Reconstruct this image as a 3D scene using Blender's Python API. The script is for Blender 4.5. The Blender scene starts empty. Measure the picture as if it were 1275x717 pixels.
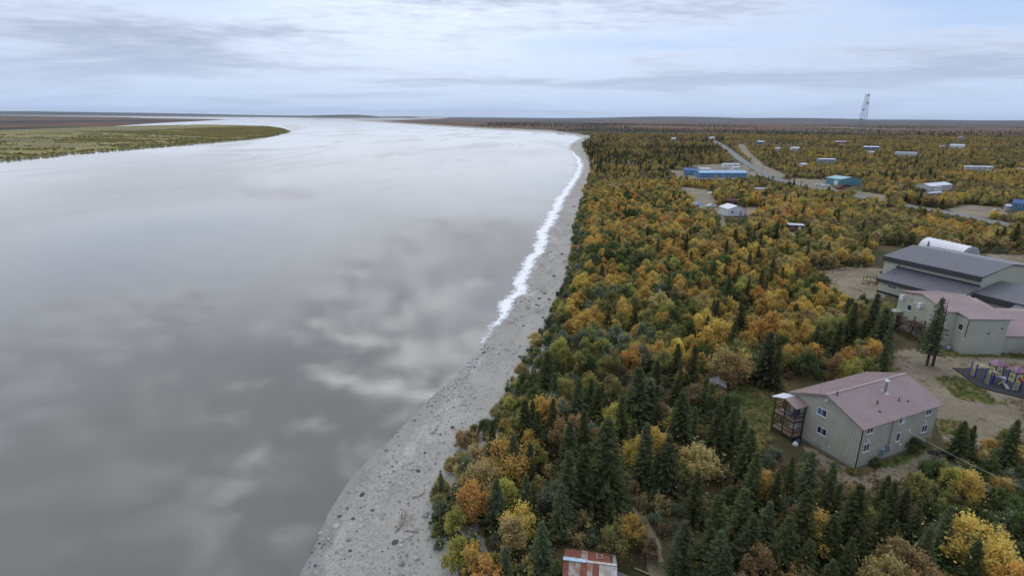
import bpy, math
import numpy as np
from mathutils import Matrix, Vector

# ------------------------------------------------------------------ camera
scene = bpy.context.scene
COL = scene.collection
LZ = 3.0                     # height of the wooded land above the river
CZ = LZ + 42.0               # drone height
FPX, CX, CY = 694.0, 637.5, 358.5
pitch = math.atan(211.5 / FPX); roll = math.radians(0.52)
_F = np.array([0, math.cos(pitch), -math.sin(pitch)])
_U0 = np.array([0, math.sin(pitch), math.cos(pitch)]); _R0 = np.array([1., 0, 0])
_R = math.cos(roll) * _R0 + math.sin(roll) * _U0
_U = -math.sin(roll) * _R0 + math.cos(roll) * _U0
cam_data = bpy.data.cameras.new('camera'); cam = bpy.data.objects.new('camera', cam_data)
COL.objects.link(cam)
cam_data.sensor_width = 36; cam_data.lens = 36 * FPX / 1275
cam_data.clip_start = 0.5; cam_data.clip_end = 90000
m = Matrix.Identity(4)
for i in range(3):
    m[i][0] = _R[i]; m[i][1] = _U[i]; m[i][2] = -_F[i]
m[2][3] = CZ
cam.matrix_world = m
scene.camera = cam

def P(x, y, z=LZ):
    d = _F + _R * (x - CX) / FPX - _U * (y - CY) / FPX
    t = (z - CZ) / d[2]
    return np.array([d[0] * t, d[1] * t, z])
def proj(p):
    v = np.asarray(p, float) - np.array([0, 0, CZ])
    k = v @ _F
    k = np.where(np.abs(k) < 1e-3, 1e-3, k)
    x = CX + FPX * (v @ _R) / k; y = CY - FPX * (v @ _U) / k
    return x, y, k

# ------------------------------------------------------------------ light
SUN_AZ, SUN_EL = math.radians(-9.5), math.radians(37)      # azimuth from +Y towards +X
sdir = Vector((math.sin(SUN_AZ) * math.cos(SUN_EL), math.cos(SUN_AZ) * math.cos(SUN_EL), math.sin(SUN_EL)))
sun = bpy.data.lights.new('sun', 'SUN'); sun.energy = .55; sun.angle = math.radians(150); sun.color = (1, .87, .66)
so = bpy.data.objects.new('sun', sun); COL.objects.link(so)
so.rotation_euler = (-sdir).to_track_quat('-Z', 'Y').to_euler(); so.location = (0, 0, 300)

world = bpy.data.worlds.new('World'); scene.world = world; world.use_nodes = True
class NT:
    """small helper for node trees"""
    def __init__(s, tree): s.t = tree; s.n = tree.nodes; s.l = tree.links
    def new(s, typ, **kw):
        n = s.n.new(typ)
        for k, v in kw.items(): setattr(n, k, v)
        return n
    def link(s, a, b): s.l.new(a, b)
    def val(s, sock, v):
        if isinstance(v, bpy.types.NodeSocket): s.l.new(v, sock)
        else: sock.default_value = v
    def math(s, op, a, b=0.0, clamp=False):
        n = s.new('ShaderNodeMath', operation=op, use_clamp=clamp); s.val(n.inputs[0], a); s.val(n.inputs[1], b); return n.outputs[0]
    def mix(s, f, a, b):
        n = s.new('ShaderNodeMix', data_type='RGBA'); s.val(n.inputs[0], f)
        s.val(n.inputs[6], a if isinstance(a, bpy.types.NodeSocket) else (*a, 1)); s.val(n.inputs[7], b if isinstance(b, bpy.types.NodeSocket) else (*b, 1)); return n.outputs[2]
    def mul(s, a, b):
        n = s.new('ShaderNodeMix', data_type='RGBA', blend_type='MULTIPLY'); n.inputs[0].default_value = 1
        s.val(n.inputs[6], a if isinstance(a, bpy.types.NodeSocket) else (*a, 1)); s.val(n.inputs[7], b if isinstance(b, bpy.types.NodeSocket) else (*b, 1)); return n.outputs[2]
    def noise(s, vec, scale, detail=4, rough=.55, dist=0):
        n = s.new('ShaderNodeTexNoise'); n.inputs['Scale'].default_value = scale; n.inputs['Detail'].default_value = detail
        n.inputs['Roughness'].default_value = rough; n.inputs['Distortion'].default_value = dist
        if vec is not None: s.link(vec, n.inputs['Vector'])
        return n.outputs['Fac']
    def ramp(s, f, lo, hi, a=0., b=1., smooth=True):
        n = s.new('ShaderNodeMapRange', interpolation_type='SMOOTHSTEP' if smooth else 'LINEAR'); s.val(n.inputs[0], f)
        n.inputs[1].default_value = lo; n.inputs[2].default_value = hi; n.inputs[3].default_value = a; n.inputs[4].default_value = b
        return n.outputs[0]
    def mapping(s, vec, scale=(1, 1, 1), loc=(0, 0, 0), rot=(0, 0, 0)):
        n = s.new('ShaderNodeMapping'); s.link(vec, n.inputs[0]); n.inputs[1].default_value = loc; n.inputs[2].default_value = rot; n.inputs[3].default_value = scale
        return n.outputs[0]

w = NT(world.node_tree); w.n.clear()
tc = w.new('ShaderNodeTexCoord').outputs['Generated']
sep = w.new('ShaderNodeSeparateXYZ'); w.link(tc, sep.inputs[0])
sky = w.new('ShaderNodeTexSky', sky_type='NISHITA', sun_disc=False, sun_elevation=SUN_EL, sun_rotation=SUN_AZ)
sky.air_density = 1.0; sky.dust_density = 1.0; sky.altitude = 50
zc = w.math('ADD', w.math('MAXIMUM', sep.outputs[2], 0.0), 0.07)
comb = w.new('ShaderNodeCombineXYZ'); w.link(w.math('DIVIDE', sep.outputs[0], zc), comb.inputs[0]); w.link(w.math('DIVIDE', sep.outputs[1], zc), comb.inputs[1])
cv = comb.outputs[0]
big = w.noise(w.mapping(cv, (.55, .8, 1), (9.2, 4.1, 0), (0, 0, .25)), .55, 5, .55, .4)
fine = w.noise(w.mapping(cv, (.8, 1.15, 1), (7, 2, 0), (0, 0, .3)), 6.0, 6, .55, .4)
fine = w.math('ADD', .5, w.math('MULTIPLY', w.math('SUBTRACT', fine, .5), w.ramp(sep.outputs[2], .08, .42, .2, 1.25)))
cover = w.math('ADD', w.math('MULTIPLY', big, .76), w.math('MULTIPLY', fine, .24))
cmask = w.ramp(cover, .36, .58)
thick = w.ramp(w.math('ADD', w.math('MULTIPLY', big, .55), w.math('MULTIPLY', fine, .45)), .42, .60)
# forward-scattered glow of the veiled sun in the cloud
dp = w.new('ShaderNodeVectorMath', operation='DOT_PRODUCT'); w.link(tc, dp.inputs[0]); dp.inputs[1].default_value = sdir
cosg = w.math('MAXIMUM', dp.outputs['Value'], 0.0)
glow = w.math('ADD', w.math('MULTIPLY', w.math('POWER', cosg, 50.0), 11.0), w.math('MULTIPLY', w.math('POWER', cosg, 13.0), 2.3))
glowT = w.math('ADD', w.math('MULTIPLY', glow, w.math('SUBTRACT', 1.0, w.math('MULTIPLY', thick, .97))), 1.0)
ccol = w.mix(thick, (4.8, 5.2, 6.2), (2.7, 3.15, 4.15))
warm = w.new('ShaderNodeMix', data_type='RGBA', blend_type='ADD'); warm.inputs[0].default_value = 1; warm.inputs[6].default_value = (1, 1, 1, 1); w.link(w.mul(w.math('SUBTRACT', glowT, 1.0), (1.15, 1.04, .82)), warm.inputs[7])
ccol = w.mul(ccol, warm.outputs[2])
blue = w.mix(.14, (2.7, 3.6, 5.4), sky.outputs[0])
low = w.ramp(sep.outputs[2], .0, .11)
blue = w.mix(low, (3.4, 4.25, 5.8), blue)
cm = w.math('MULTIPLY', cmask, w.ramp(sep.outputs[2], -.01, .12, .25, 1.0))
bg = w.new('ShaderNodeBackground'); w.link(w.mix(cm, blue, ccol), bg.inputs[0]); bg.inputs[1].default_value = .1
wo = w.new('ShaderNodeOutputWorld'); w.link(bg.outputs[0], wo.inputs[0])

scene.view_settings.view_transform = 'Standard'; scene.view_settings.look = 'None'
scene.view_settings.exposure = 0.74; scene.view_settings.gamma = 1.0
scene.cycles.use_denoising = True
scene.cycles.max_bounces = 6; scene.cycles.diffuse_bounces = 3; scene.cycles.glossy_bounces = 2
scene.cycles.transmission_bounces = 3; scene.cycles.transparent_max_bounces = 6; scene.cycles.volume_bounces = 0
scene.cycles.sample_clamp_indirect = 6

rng = np.random.default_rng(11)

# ------------------------------------------------------------------ helpers
def tag(o, label=None, cat=None, group=None, kind=None):
    if label: o['label'] = label
    if cat: o['category'] = cat
    if group: o['group'] = group
    if kind: o['kind'] = kind
    return o
def empty(name, loc=(0, 0, 0), rz=0.0, label=None, cat=None, group=None):
    o = bpy.data.objects.new(name, None); COL.objects.link(o); o.empty_display_size = .5
    o.location = [float(v) for v in loc]; o.rotation_euler = (0, 0, rz)
    return tag(o, label, cat, group)
def link(name, me, parent=None, loc=None, rz=None, mat=None, scale=None):
    o = bpy.data.objects.new(name, me); COL.objects.link(o)
    if parent is not None: o.parent = parent
    if loc is not None: o.location = [float(v) for v in loc]
    if rz is not None: o.rotation_euler = (0, 0, rz)
    if scale is not None: o.scale = scale
    if mat is not None and me.materials and me.materials[0] != mat:
        o.material_slots[0].link = 'OBJECT'; o.material_slots[0].material = mat
    return o
def np_mesh(name, verts, faces, mats, midx=None, attrs=None, smooth=False):
    """verts (n,3), faces (m,k) with one k"""
    me = bpy.data.meshes.new(name); verts = np.asarray(verts, np.float32); faces = np.asarray(faces, np.int32)
    n, k = faces.shape
    me.vertices.add(len(verts)); me.vertices.foreach_set('co', verts.ravel())
    me.loops.add(n * k); me.loops.foreach_set('vertex_index', faces.ravel())
    me.polygons.add(n); me.polygons.foreach_set('loop_start', np.arange(0, n * k, k, dtype=np.int32))
    try: me.polygons.foreach_set('loop_total', np.full(n, k, np.int32))
    except Exception: pass
    for mt in mats: me.materials.append(mt)
    if midx is not None: me.polygons.foreach_set('material_index', np.asarray(midx, np.int32))
    if smooth: me.polygons.foreach_set('use_smooth', np.ones(n, bool))
    for nm, (dom, arr) in (attrs or {}).items():
        a = me.attributes.new(nm, 'FLOAT', dom); a.data.foreach_set('value', np.asarray(arr, np.float32))
    me.update(); me.validate()
    return me
class MB:
    """collects polygons for one mesh"""
    def __init__(s): s.v = []; s.f = []
    def poly(s, pts):
        b = len(s.v); s.v += [tuple(float(c) for c in p) for p in pts]; s.f.append(tuple(range(b, b + len(pts)))); return s
    def hexa(s, c8):
        b = len(s.v); s.v += [tuple(float(c) for c in p) for p in c8]
        for f in ((3, 2, 1, 0), (4, 5, 6, 7), (0, 1, 5, 4), (1, 2, 6, 5), (2, 3, 7, 6), (3, 0, 4, 7)): s.f.append(tuple(b + i for i in f))
        return s
    def box(s, x0, x1, y0, y1, z0, z1):
        return s.hexa([(x0, y0, z0), (x1, y0, z0), (x1, y1, z0), (x0, y1, z0), (x0, y0, z1), (x1, y0, z1), (x1, y1, z1), (x0, y1, z1)])
    def slab(s, quad, th):
        """thick sheet below the quad (4 points, counter-clockwise from above)"""
        q = [Vector(p) for p in quad]; nrm = (q[1] - q[0]).cross(q[3] - q[0]).normalized()
        return s.hexa([p - nrm * th for p in q] + q)
    def bar(s, a, b, wd=.1, hd=None):
        a, b = Vector(a), Vector(b); d = (b - a)
        if d.length < 1e-6: return s
        d.normalize(); hd = hd or wd
        x = d.cross(Vector((0, 0, 1)))
        if x.length < 1e-3: x = Vector((1, 0, 0))
        x.normalize(); y = x.cross(d); x = x * wd / 2; y = y * hd / 2
        return s.hexa([a - x - y, a + x - y, a + x + y, a - x + y, b - x - y, b + x - y, b + x + y, b - x + y])
    def tube(s, pts, rad, n=8, cap=True):
        pts = [Vector(p) for p in pts]
        rad = rad if isinstance(rad, (list, tuple)) else [rad] * len(pts)
        b = len(s.v)
        for i, p in enumerate(pts):
            d = (pts[min(i + 1, len(pts) - 1)] - pts[max(i - 1, 0)]).normalized()
            x = d.cross(Vector((0, 1, 0)));
            if x.length < 1e-2: x = d.cross(Vector((1, 0, 0)))
            x.normalize(); y = d.cross(x)
            for k in range(n):
                a = 2 * math.pi * k / n; q = p + (x * math.cos(a) + y * math.sin(a)) * rad[i]; s.v.append(tuple(q))
        for i in range(len(pts) - 1):
            for k in range(n): s.f.append((b + i * n + k, b + i * n + (k + 1) % n, b + (i + 1) * n + (k + 1) % n, b + (i + 1) * n + k))
        if cap: s.f.append(tuple(b + k for k in range(n))[::-1]); s.f.append(tuple(b + (len(pts) - 1) * n + k for k in range(n)))
        return s
    def mesh(s, name, mat, smooth=False):
        me = bpy.data.meshes.new(name); me.from_pydata(s.v, [], s.f); me.materials.append(mat)
        if smooth:
            for p in me.polygons: p.use_smooth = True
        me.update(); return me
    def build(s, name, mat, parent=None, smooth=False, **kw): return link(name, s.mesh(name, mat, smooth), parent, **kw)

def in_poly(px, py, poly):
    poly = np.asarray(poly, float); ins = np.zeros(px.shape, bool); n = len(poly)
    for i in range(n):
        x0, y0 = poly[i]; x1, y1 = poly[(i + 1) % n]
        if y0 == y1: continue
        c = ((y0 > py) != (y1 > py)) & (px < (x1 - x0) * (py - y0) / (y1 - y0) + x0)
        ins ^= c
    return ins
def seg_dist(px, py, line):
    line = np.asarray(line, float); d = np.full(px.shape, 1e18)
    for i in range(len(line) - 1):
        ax, ay = line[i]; bx, by = line[i + 1]; vx, vy = bx - ax, by - ay; L = vx * vx + vy * vy + 1e-9
        t = np.clip(((px - ax) * vx + (py - ay) * vy) / L, 0, 1)
        d = np.minimum(d, (px - ax - t * vx) ** 2 + (py - ay - t * vy) ** 2)
    return np.sqrt(d)
def vnoise(x, y, sc, seed=0):
    """cheap smooth value noise, vectorised"""
    x = np.asarray(x) / sc; y = np.asarray(y) / sc; xi = np.floor(x).astype(np.int64); yi = np.floor(y).astype(np.int64)
    fx = x - xi; fy = y - yi; fx = fx * fx * (3 - 2 * fx); fy = fy * fy * (3 - 2 * fy)
    def h(a, b):
        n = (a * 374761393 + b * 668265263 + seed * 974711) & 0x7fffffff
        n = ((n ^ (n >> 13)) * 1274126177) & 0x7fffffff
        return ((n ^ (n >> 16)) & 0xffff) / 65535.
    return (h(xi, yi) * (1 - fx) + h(xi + 1, yi) * fx) * (1 - fy) + (h(xi, yi + 1) * (1 - fx) + h(xi + 1, yi + 1) * fx) * fy

# ------------------------------------------------------------------ materials
def pmat(name, col, rough=.6, var=.18, scale=1.5, metal=0., col2=None, bump=0., bscale=8., stretch=(1, 1, 1), spec=.5):
    mt = bpy.data.materials.new(name); mt.use_nodes = True; t = NT(mt.node_tree); b = t.n['Principled BSDF']
    co = t.mapping(t.new('ShaderNodeTexCoord').outputs['Object'], stretch)
    oi = t.new('ShaderNodeObjectInfo')
    off = t.new('ShaderNodeVectorMath', operation='ADD'); t.link(co, off.inputs[0]); t.link(oi.outputs['Random'], off.inputs[1])
    nz = t.noise(off.outputs[0], scale, 5, .6)
    c2 = col2 if col2 else tuple(c * (1 - 2.2 * var) for c in col)
    c = t.mix(t.ramp(nz, .35, .68), col, c2)
    t.link(c, b.inputs['Base Color']); b.inputs['Roughness'].default_value = rough; b.inputs['Metallic'].default_value = metal
    b.inputs['Specular IOR Level'].default_value = spec
    if bump:
        bp = t.new('ShaderNodeBump'); bp.inputs['Strength'].default_value = bump; bp.inputs['Distance'].default_value = .05
        t.link(t.noise(co, bscale, 4), bp.inputs['Height']); t.link(bp.outputs[0], b.inputs['Normal'])
    return mt
def leaf_mat(name, col, var=.35, trans=.38, hue=.014):
    mt = bpy.data.materials.new(name); mt.use_nodes = True; t = NT(mt.node_tree); t.n.remove(t.n['Principled BSDF'])
    at = t.new('ShaderNodeAttribute', attribute_name='lv'); oi = t.new('ShaderNodeObjectInfo')
    hs = t.new('ShaderNodeHueSaturation'); hs.inputs['Color'].default_value = (*col, 1)
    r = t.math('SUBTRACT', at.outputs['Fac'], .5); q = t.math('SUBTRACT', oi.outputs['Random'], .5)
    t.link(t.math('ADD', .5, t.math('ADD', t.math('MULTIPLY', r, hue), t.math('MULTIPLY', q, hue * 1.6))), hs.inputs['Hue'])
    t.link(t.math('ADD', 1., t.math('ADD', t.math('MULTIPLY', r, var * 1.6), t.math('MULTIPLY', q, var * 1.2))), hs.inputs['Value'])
    hs.inputs['Saturation'].default_value = .9
    d = t.new('ShaderNodeBsdfDiffuse'); tr = t.new('ShaderNodeBsdfTranslucent'); mx = t.new('ShaderNodeMixShader'); mx.inputs[0].default_value = trans
    t.link(hs.outputs[0], d.inputs[0]); t.link(hs.outputs[0], tr.inputs[0]); t.link(d.outputs[0], mx.inputs[1]); t.link(tr.outputs[0], mx.inputs[2])
    t.link(mx.outputs[0], t.n['Material Output'].inputs[0])
    return mt
LEAF = {
 'gold': leaf_mat('gold_leaves', (.64, .435, .075)), 'yellow': leaf_mat('yellow_leaves', (.70, .55, .08)),
 'orange': leaf_mat('orange_leaves', (.66, .365, .065)), 'rust': leaf_mat('rust_leaves', (.42, .275, .10)),
 'olive': leaf_mat('olive_leaves', (.32, .30, .085)), 'lime': leaf_mat('yellow_green_leaves', (.46, .43, .085)),
 'green': leaf_mat('green_leaves', (.14, .18, .055)), 'tan': leaf_mat('tan_leaves', (.52, .40, .14)),
 'sage': leaf_mat('grey_green_leaves', (.23, .26, .15)), 'brown': leaf_mat('brown_leaves', (.31, .23, .11)),
}
SPR = [leaf_mat('spruce_needles', (.080, .091, .032), .4, .12), leaf_mat('blue_spruce_needles', (.092, .108, .046), .4, .12)]
BARK = pmat('spruce_bark', (.09, .065, .05), .9); BIRCH = pmat('pale_bark', (.22, .19, .16), .85)

# ------------------------------------------------------------------ shorelines (photograph pixels -> world)
WL = [(340, 790), (360, 745), (376, 704), (396, 668), (421, 628), (442, 593), (467, 567), (493, 539), (518, 514), (539, 492), (568, 467), (596, 438), (618, 410), (634, 385),
      (650, 352), (665, 322), (677, 290), (690, 262), (704, 240), (717, 222), (723, 210), (721, 200), (713, 190), (706, 183), (716, 175.5), (727, 170.5), (687, 164.8), (632, 162.6), (595, 160.6), (527, 156.6), (472, 152.5), (420, 149.8), (401, 148.4)]
BL = [(560, 790), (556, 745), (552, 704), (541, 668), (543, 628), (552, 590), (572, 562), (594, 535), (612, 508), (634, 487), (648, 462), (662, 435), (676, 412), (687, 388),
      (699, 360), (708, 332), (713, 300), (718, 272), (723, 250), (732, 229), (735, 212), (733, 199), (726, 188), (724, 180), (733, 174), (738, 170)]
wl = np.array([P(x, y, 0)[:2] for x, y in WL]); bl = np.array([P(x, y, 1.5)[:2] for x, y in BL])
def densify(line, step0=.012):
    out = [line[0]]
    for a, b in zip(line[:-1], line[1:]):
        n = max(1, int(np.hypot(*(b - a)) / max(2., step0 * np.hypot(*a)))); out += [a + (b - a) * (i + 1) / n for i in range(n)]
    return np.array(out)
def smooth(line, it=2):
    for _ in range(it):
        q = line[:-1] * .75 + line[1:] * .25; r = line[:-1] * .25 + line[1:] * .75
        line = np.vstack([line[:1], np.stack([q, r], 1).reshape(-1, 2), line[-1:]])
    return line
wl = smooth(wl, 1); bl = smooth(bl, 1)
FARR = [(wl[-1][0], 36000), (60000, 40000), (60000, -6000), (wl[0][0] - 5, -6000)]
right_poly = np.vstack([wl, FARR])
bank_poly = np.vstack([bl, [P(715, 166)[:2], P(687, 162)[:2], P(595, 158.4)[:2], P(472, 150.8)[:2]], FARR])
# left bank: grassy island, land strip behind it, and a pale sandbar off its tip
isl = smooth(np.array([P(x, y, 0)[:2] for x, y in [(-420, 262), (-160, 222), (0, 200.5), (50, 196), (100, 190.5), (147, 187), (217, 181), (284, 176), (328, 171.5), (358, 166.2), (362, 163.5), (352, 160), (330, 157.4), (288, 155.6), (217, 155.6), (134, 158), (0, 163), (-420, 180)]]), 1)
lft = np.array([P(x, y, 0)[:2] for x, y in [(-700, 200), (-300, 176), (0, 167), (80, 163), (134, 158.2), (180, 154.6), (215, 152.6), (260, 150.4), (284, 149.2), (250, 148.4), (200, 147.6), (150, 146.6), (60, 145.0)]] + [(-60000, 45000), (-60000, 0)])
fsh = np.array([(-17500, 19000), (-9000, 17800), (-5600, 19500), (-5200, 33500), (-17500, 33500)], float)
bar_ = np.array([P(x, y, 0)[:2] for x, y in [(362, 165.5), (378, 161.5), (383, 157.5), (372, 155.4), (350, 156.2), (358, 160.5)]])

# zones given as pixel outlines of flat ground
DIRT = [
 [(1000, 340), (1050, 333), (1102, 334), (1120, 350), (1100, 372), (1075, 385), (1052, 392), (1036, 376), (1030, 353), (1010, 349)],
 [(1110, 436), (1170, 432), (1290, 438), (1300, 470), (1275, 545), (1215, 560), (1180, 556), (1168, 520), (1140, 485), (1105, 462)],
 [(1003, 553), (1063, 592), (1168, 556), (1166, 572), (1120, 603), (1075, 612), (1030, 600), (1000, 572)],
 [(786, 628), (806, 640), (824, 672), (838, 717), (838, 745), (806, 745), (808, 690), (797, 655)],
 [(846, 233), (880, 236), (892, 250), (884, 262), (868, 258), (862, 246)], [(888, 255), (900, 262), (905, 283), (896, 284), (890, 268)],
 [(828, 211), (870, 215), (960, 213), (968, 222), (930, 224), (842, 222)], [(860, 206), (905, 204), (932, 206), (934, 213), (880, 212)],
 [(986, 222), (1028, 224), (1040, 236), (1030, 241), (1008, 239), (1000, 232), (980, 226)], [(916, 179.5), (927, 180), (934, 190), (952, 206), (978, 217), (975, 222), (958, 217), (936, 203), (923, 191)],
 [(1181, 260), (1203, 255), (1247, 258), (1256, 268), (1235, 271), (1192, 268)], [(1060, 237), (1105, 243), (1108, 250), (1075, 250)],
 [(1010, 296), (1045, 290), (1040, 300), (1015, 303)], [(1225, 316), (1290, 318), (1290, 332), (1245, 330)],
 [(1262, 208), (1290, 210), (1290, 216), (1262, 214)], [(975, 287), (1012, 287), (1010, 296), (975, 296)], [(928, 258), (945, 258), (945, 268), (930, 270)],
]
GRASS = [
 [(905, 484), (950, 470), (985, 478), (968, 545), (948, 558), (925, 540), (908, 512)], [(1165, 470), (1192, 468), (1225, 484), (1243, 503), (1222, 503), (1190, 495)],
 [(1168, 520), (1205, 526), (1200, 545), (1172, 540)], [(1058, 378), (1085, 372), (1112, 378), (1110, 398), (1062, 398)], [(1160, 436), (1275, 438), (1275, 447), (1165, 443)],
 [(1042, 560), (1130, 552), (1150, 560), (1110, 582), (1068, 586)], [(930, 222), (1000, 232), (1060, 240), (1140, 262), (1260, 284), (1256, 292), (1130, 268), (1050, 246), (990, 238)],
]
ROAD = [(888, 175.4), (893, 177.5), (909, 187.4), (920.5, 198), (937, 207.5), (951, 216), (968, 223.5), (990, 228), (1030, 236.5), (1072, 245), (1100, 250), (1131, 256.5), (1159, 261), (1224, 273), (1257, 281), (1300, 292)]
road_w = smooth(np.array([P(x, y)[:2] for x, y in ROAD]), 2)
# ------------------------------------------------------------------ ground sheet
def land_info(x, y):
    """height and signed distances of ground points"""
    dw = seg_dist(x, y, wl); inr = in_poly(x, y, right_poly); db = seg_dist(x, y, bank_poly[:len(bl) + 4]); inb = in_poly(x, y, bank_poly)
    inb &= inr
    z = -np.minimum(2.0, dw * .06 + .02)
    beach_z = 1.6 * np.where(inr, dw, 0) / (dw + db + 1e-6)
    z = np.where(inr, beach_z, z)
    rise = np.clip(db / 5.0, 0, 1); rise = rise * rise * (3 - 2 * rise)
    z = np.where(inb, 1.6 + (LZ - 1.6) * rise, z)
    for pl in (isl, lft, fsh):
        ins = in_poly(x, y, pl); d = seg_dist(x, y, np.vstack([pl, pl[:1]]))
        z = np.where(ins, np.maximum(z, np.minimum(1.3, d * .12)), z)
    z = np.where(in_poly(x, y, bar_), .06, z)
    return z, dw, inr, inb, db
ang = np.concatenate([np.linspace(-180, -62, 24, endpoint=False), np.linspace(-62, -3, 180, endpoint=False), np.linspace(-3, 52, 300, endpoint=False), np.linspace(52, 62, 30, endpoint=False), np.linspace(62, 180, 24, endpoint=False)])
rad = np.concatenate([np.linspace(12, 36, 16, endpoint=False), np.exp(np.linspace(math.log(36), math.log(3000), 470, endpoint=False)), np.exp(np.linspace(math.log(3000), math.log(34000), 90))])
A, Rr = np.meshgrid(np.radians(ang), rad); gx = (np.sin(A) * Rr).ravel(); gy = (np.cos(A) * Rr).ravel()
wob = 1 + .0
gz, dw, inr, inb, db = land_info(gx, gy)
jx = (vnoise(gx, gy, 3.0, 1) - .5) * 3 + (vnoise(gx, gy, .9, 2) - .5) * 1.2; jy = (vnoise(gx, gy, 3.0, 3) - .5) * 3 + (vnoise(gx, gy, .9, 4) - .5) * 1.2
onbeach = inr & ~inb
gz = gz + np.where(onbeach, (vnoise(gx, gy, 5, 5) - .5) * .22 * np.clip(dw / 6, 0, 1) + (vnoise(gx, gy, 1.1, 6) - .5) * .1 * np.clip(dw / 3, 0, 1), 0)
gz = gz + np.where(np.abs(dw) < 30, (vnoise(gx, gy, 7, 9) - .5) * .12 * np.clip(1 - np.abs(dw) / 14, 0, 1), 0)
gz = np.where(inb & (db < 9), gz + (vnoise(gx, gy, 4, 8) - .5) * .9 * np.clip(1 - np.abs(db - 3) / 4, 0, 1), gz)
# far relief: low rises near the horizon
dist = np.hypot(gx, gy)
rel = np.clip((dist - 9000) / 12000, 0, 1)
hill = np.clip(vnoise(gx, gy, 5200, 21) - .35, 0, 1) * 190 * rel + 130 * np.exp(-((gx - 10300) / 4600) ** 2 - ((gy - 21000) / 2500) ** 2)
gz = np.where(gz > .5, gz + hill, gz)
pxg, pyg, kg = proj(np.stack([gx + jx * .35, gy + jy * .35, np.full_like(gx, LZ)], 1))
front = kg > 1
dirt = np.zeros(gx.shape, bool); grass = np.zeros(gx.shape, bool)
for pl in DIRT: dirt |= in_poly(pxg, pyg, pl)
for pl in GRASS: grass |= in_poly(pxg, pyg, pl)
dirt &= front & inb; grass &= front & inb
left_land = in_poly(gx, gy, isl) | in_poly(gx, gy, lft) | in_poly(gx, gy, fsh)
far = np.clip((dist - 1150) / 500, 0, 1) * (inr | left_land); far = np.where(in_poly(gx, gy, isl), .0, far)
bare = inb & (db < 4.5) & (vnoise(gx, gy, 9, 31) > .45)
near_f = np.stack([gx, gy], 1)
verts = np.stack([gx, gy, gz], 1); nA, nR = len(ang), len(rad)
idx = np.arange(nA * nR).reshape(nR, nA)
i0 = idx[:-1]; i1 = idx[1:]
faces = np.stack([i0, np.roll(i0, -1, 1), np.roll(i1, -1, 1), i1], -1).reshape(-1, 4)[:, ::-1]
# inner cap
verts = np.vstack([verts, [[0, 0, float(land_info(np.array([0.]), np.array([0.]))[0][0])]]])
capf = [(int(idx[0, (k + 1) % nA]), int(idx[0, k]), len(verts) - 1, len(verts) - 1) for k in range(nA)]
def ext(a): return np.append(np.asarray(a, np.float32), 0)
gm = bpy.data.materials.new('ground'); gm.use_nodes = True
t = NT(gm.node_tree); b = t.n['Principled BSDF']
co = t.new('ShaderNodeTexCoord').outputs['Object']
def att(n): return t.new('ShaderNodeAttribute', attribute_name=n).outputs['Fac']
n1 = t.noise(co, .12, 5); n2 = t.noise(co, 1.3, 5); n3 = t.noise(co, 6., 4, .65); n4 = t.noise(co, .012, 5)
floor_c = t.mix(t.ramp(n2, .35, .65), (.085, .066, .032), (.055, .058, .024))
floor_c = t.mix(t.ramp(n1, .42, .62), floor_c, (.13, .10, .045))
vor = t.new('ShaderNodeTexVoronoi'); vor.inputs['Scale'].default_value = 3.2; t.link(co, vor.inputs['Vector'])
vor2 = t.new('ShaderNodeTexVoronoi'); vor2.inputs['Scale'].default_value = 8.5; t.link(co, vor2.inputs['Vector'])
sv = t.new('ShaderNodeSeparateColor'); t.link(vor.outputs['Color'], sv.inputs[0]); sv2 = t.new('ShaderNodeSeparateColor'); t.link(vor2.outputs['Color'], sv2.inputs[0])
peb = t.math('ADD', t.math('MULTIPLY', sv.outputs[0], .45), t.math('MULTIPLY', sv2.outputs[0], .55))
gravel = t.mix(peb, (.27, .25, .212), (.53, .495, .43))
sandy = t.mix(n3, (.40, .375, .33), (.50, .47, .415))
zs = t.new('ShaderNodeSeparateXYZ'); t.link(t.new('ShaderNodeNewGeometry').outputs['Position'], zs.inputs[0])
beach_c = t.mix(t.ramp(t.math('ADD', t.noise(t.mapping(co, (1, .55, 1), (0, 0, 0), (0, 0, -.6)), .14, 6, .65), t.ramp(zs.outputs[2], .5, 1.5, -.07, .10)), .46, .60), gravel, sandy)
beach_c = t.mix(t.ramp(t.noise(t.mapping(co, (1, .4, 1), (3, 0, 0), (0, 0, -.5)), .3, 5, .65), .56, .66, 0., .45), beach_c, (.17, .155, .13))
wet = t.math('SUBTRACT', 1., t.ramp(t.math('ADD', zs.outputs[2], t.math('MULTIPLY', t.math('SUBTRACT', n1, .5), .5)), .06, .38))
beach_c = t.mix(t.math('MULTIPLY', wet, .55), beach_c, (.12, .11, .10))
dirt_c = t.mix(t.ramp(n1, .4, .62), (.255, .21, .145), (.34, .285, .20)); dirt_c = t.mix(t.ramp(n2, .5, .72), dirt_c, (.19, .145, .085))
dirt_c = t.mix(t.ramp(t.noise(co, .35, 5, .6), .56, .68), dirt_c, (.15, .145, .05))
grass_c = t.mix(t.ramp(t.noise(co, .3, 5), .40, .62), (.105, .135, .032), (.22, .175, .07)); grass_c = t.mix(t.ramp(n3, .5, .8), grass_c, (.06, .075, .02))
isl_c = t.mix(t.ramp(t.noise(t.mapping(co, (.004, .010, 1)), 1., 6, .6), .40, .60), (.30, .255, .095), (.20, .18, .075))
isl_c = t.mix(t.ramp(t.noise(co, .035, 4), .55, .66), isl_c, (.13, .12, .05))
tun = t.mix(t.ramp(t.noise(t.mapping(co, (.0016, .0006, 1)), 1., 6, .6), .38, .62), (.115, .057, .034), (.155, .09, .046))
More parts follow.
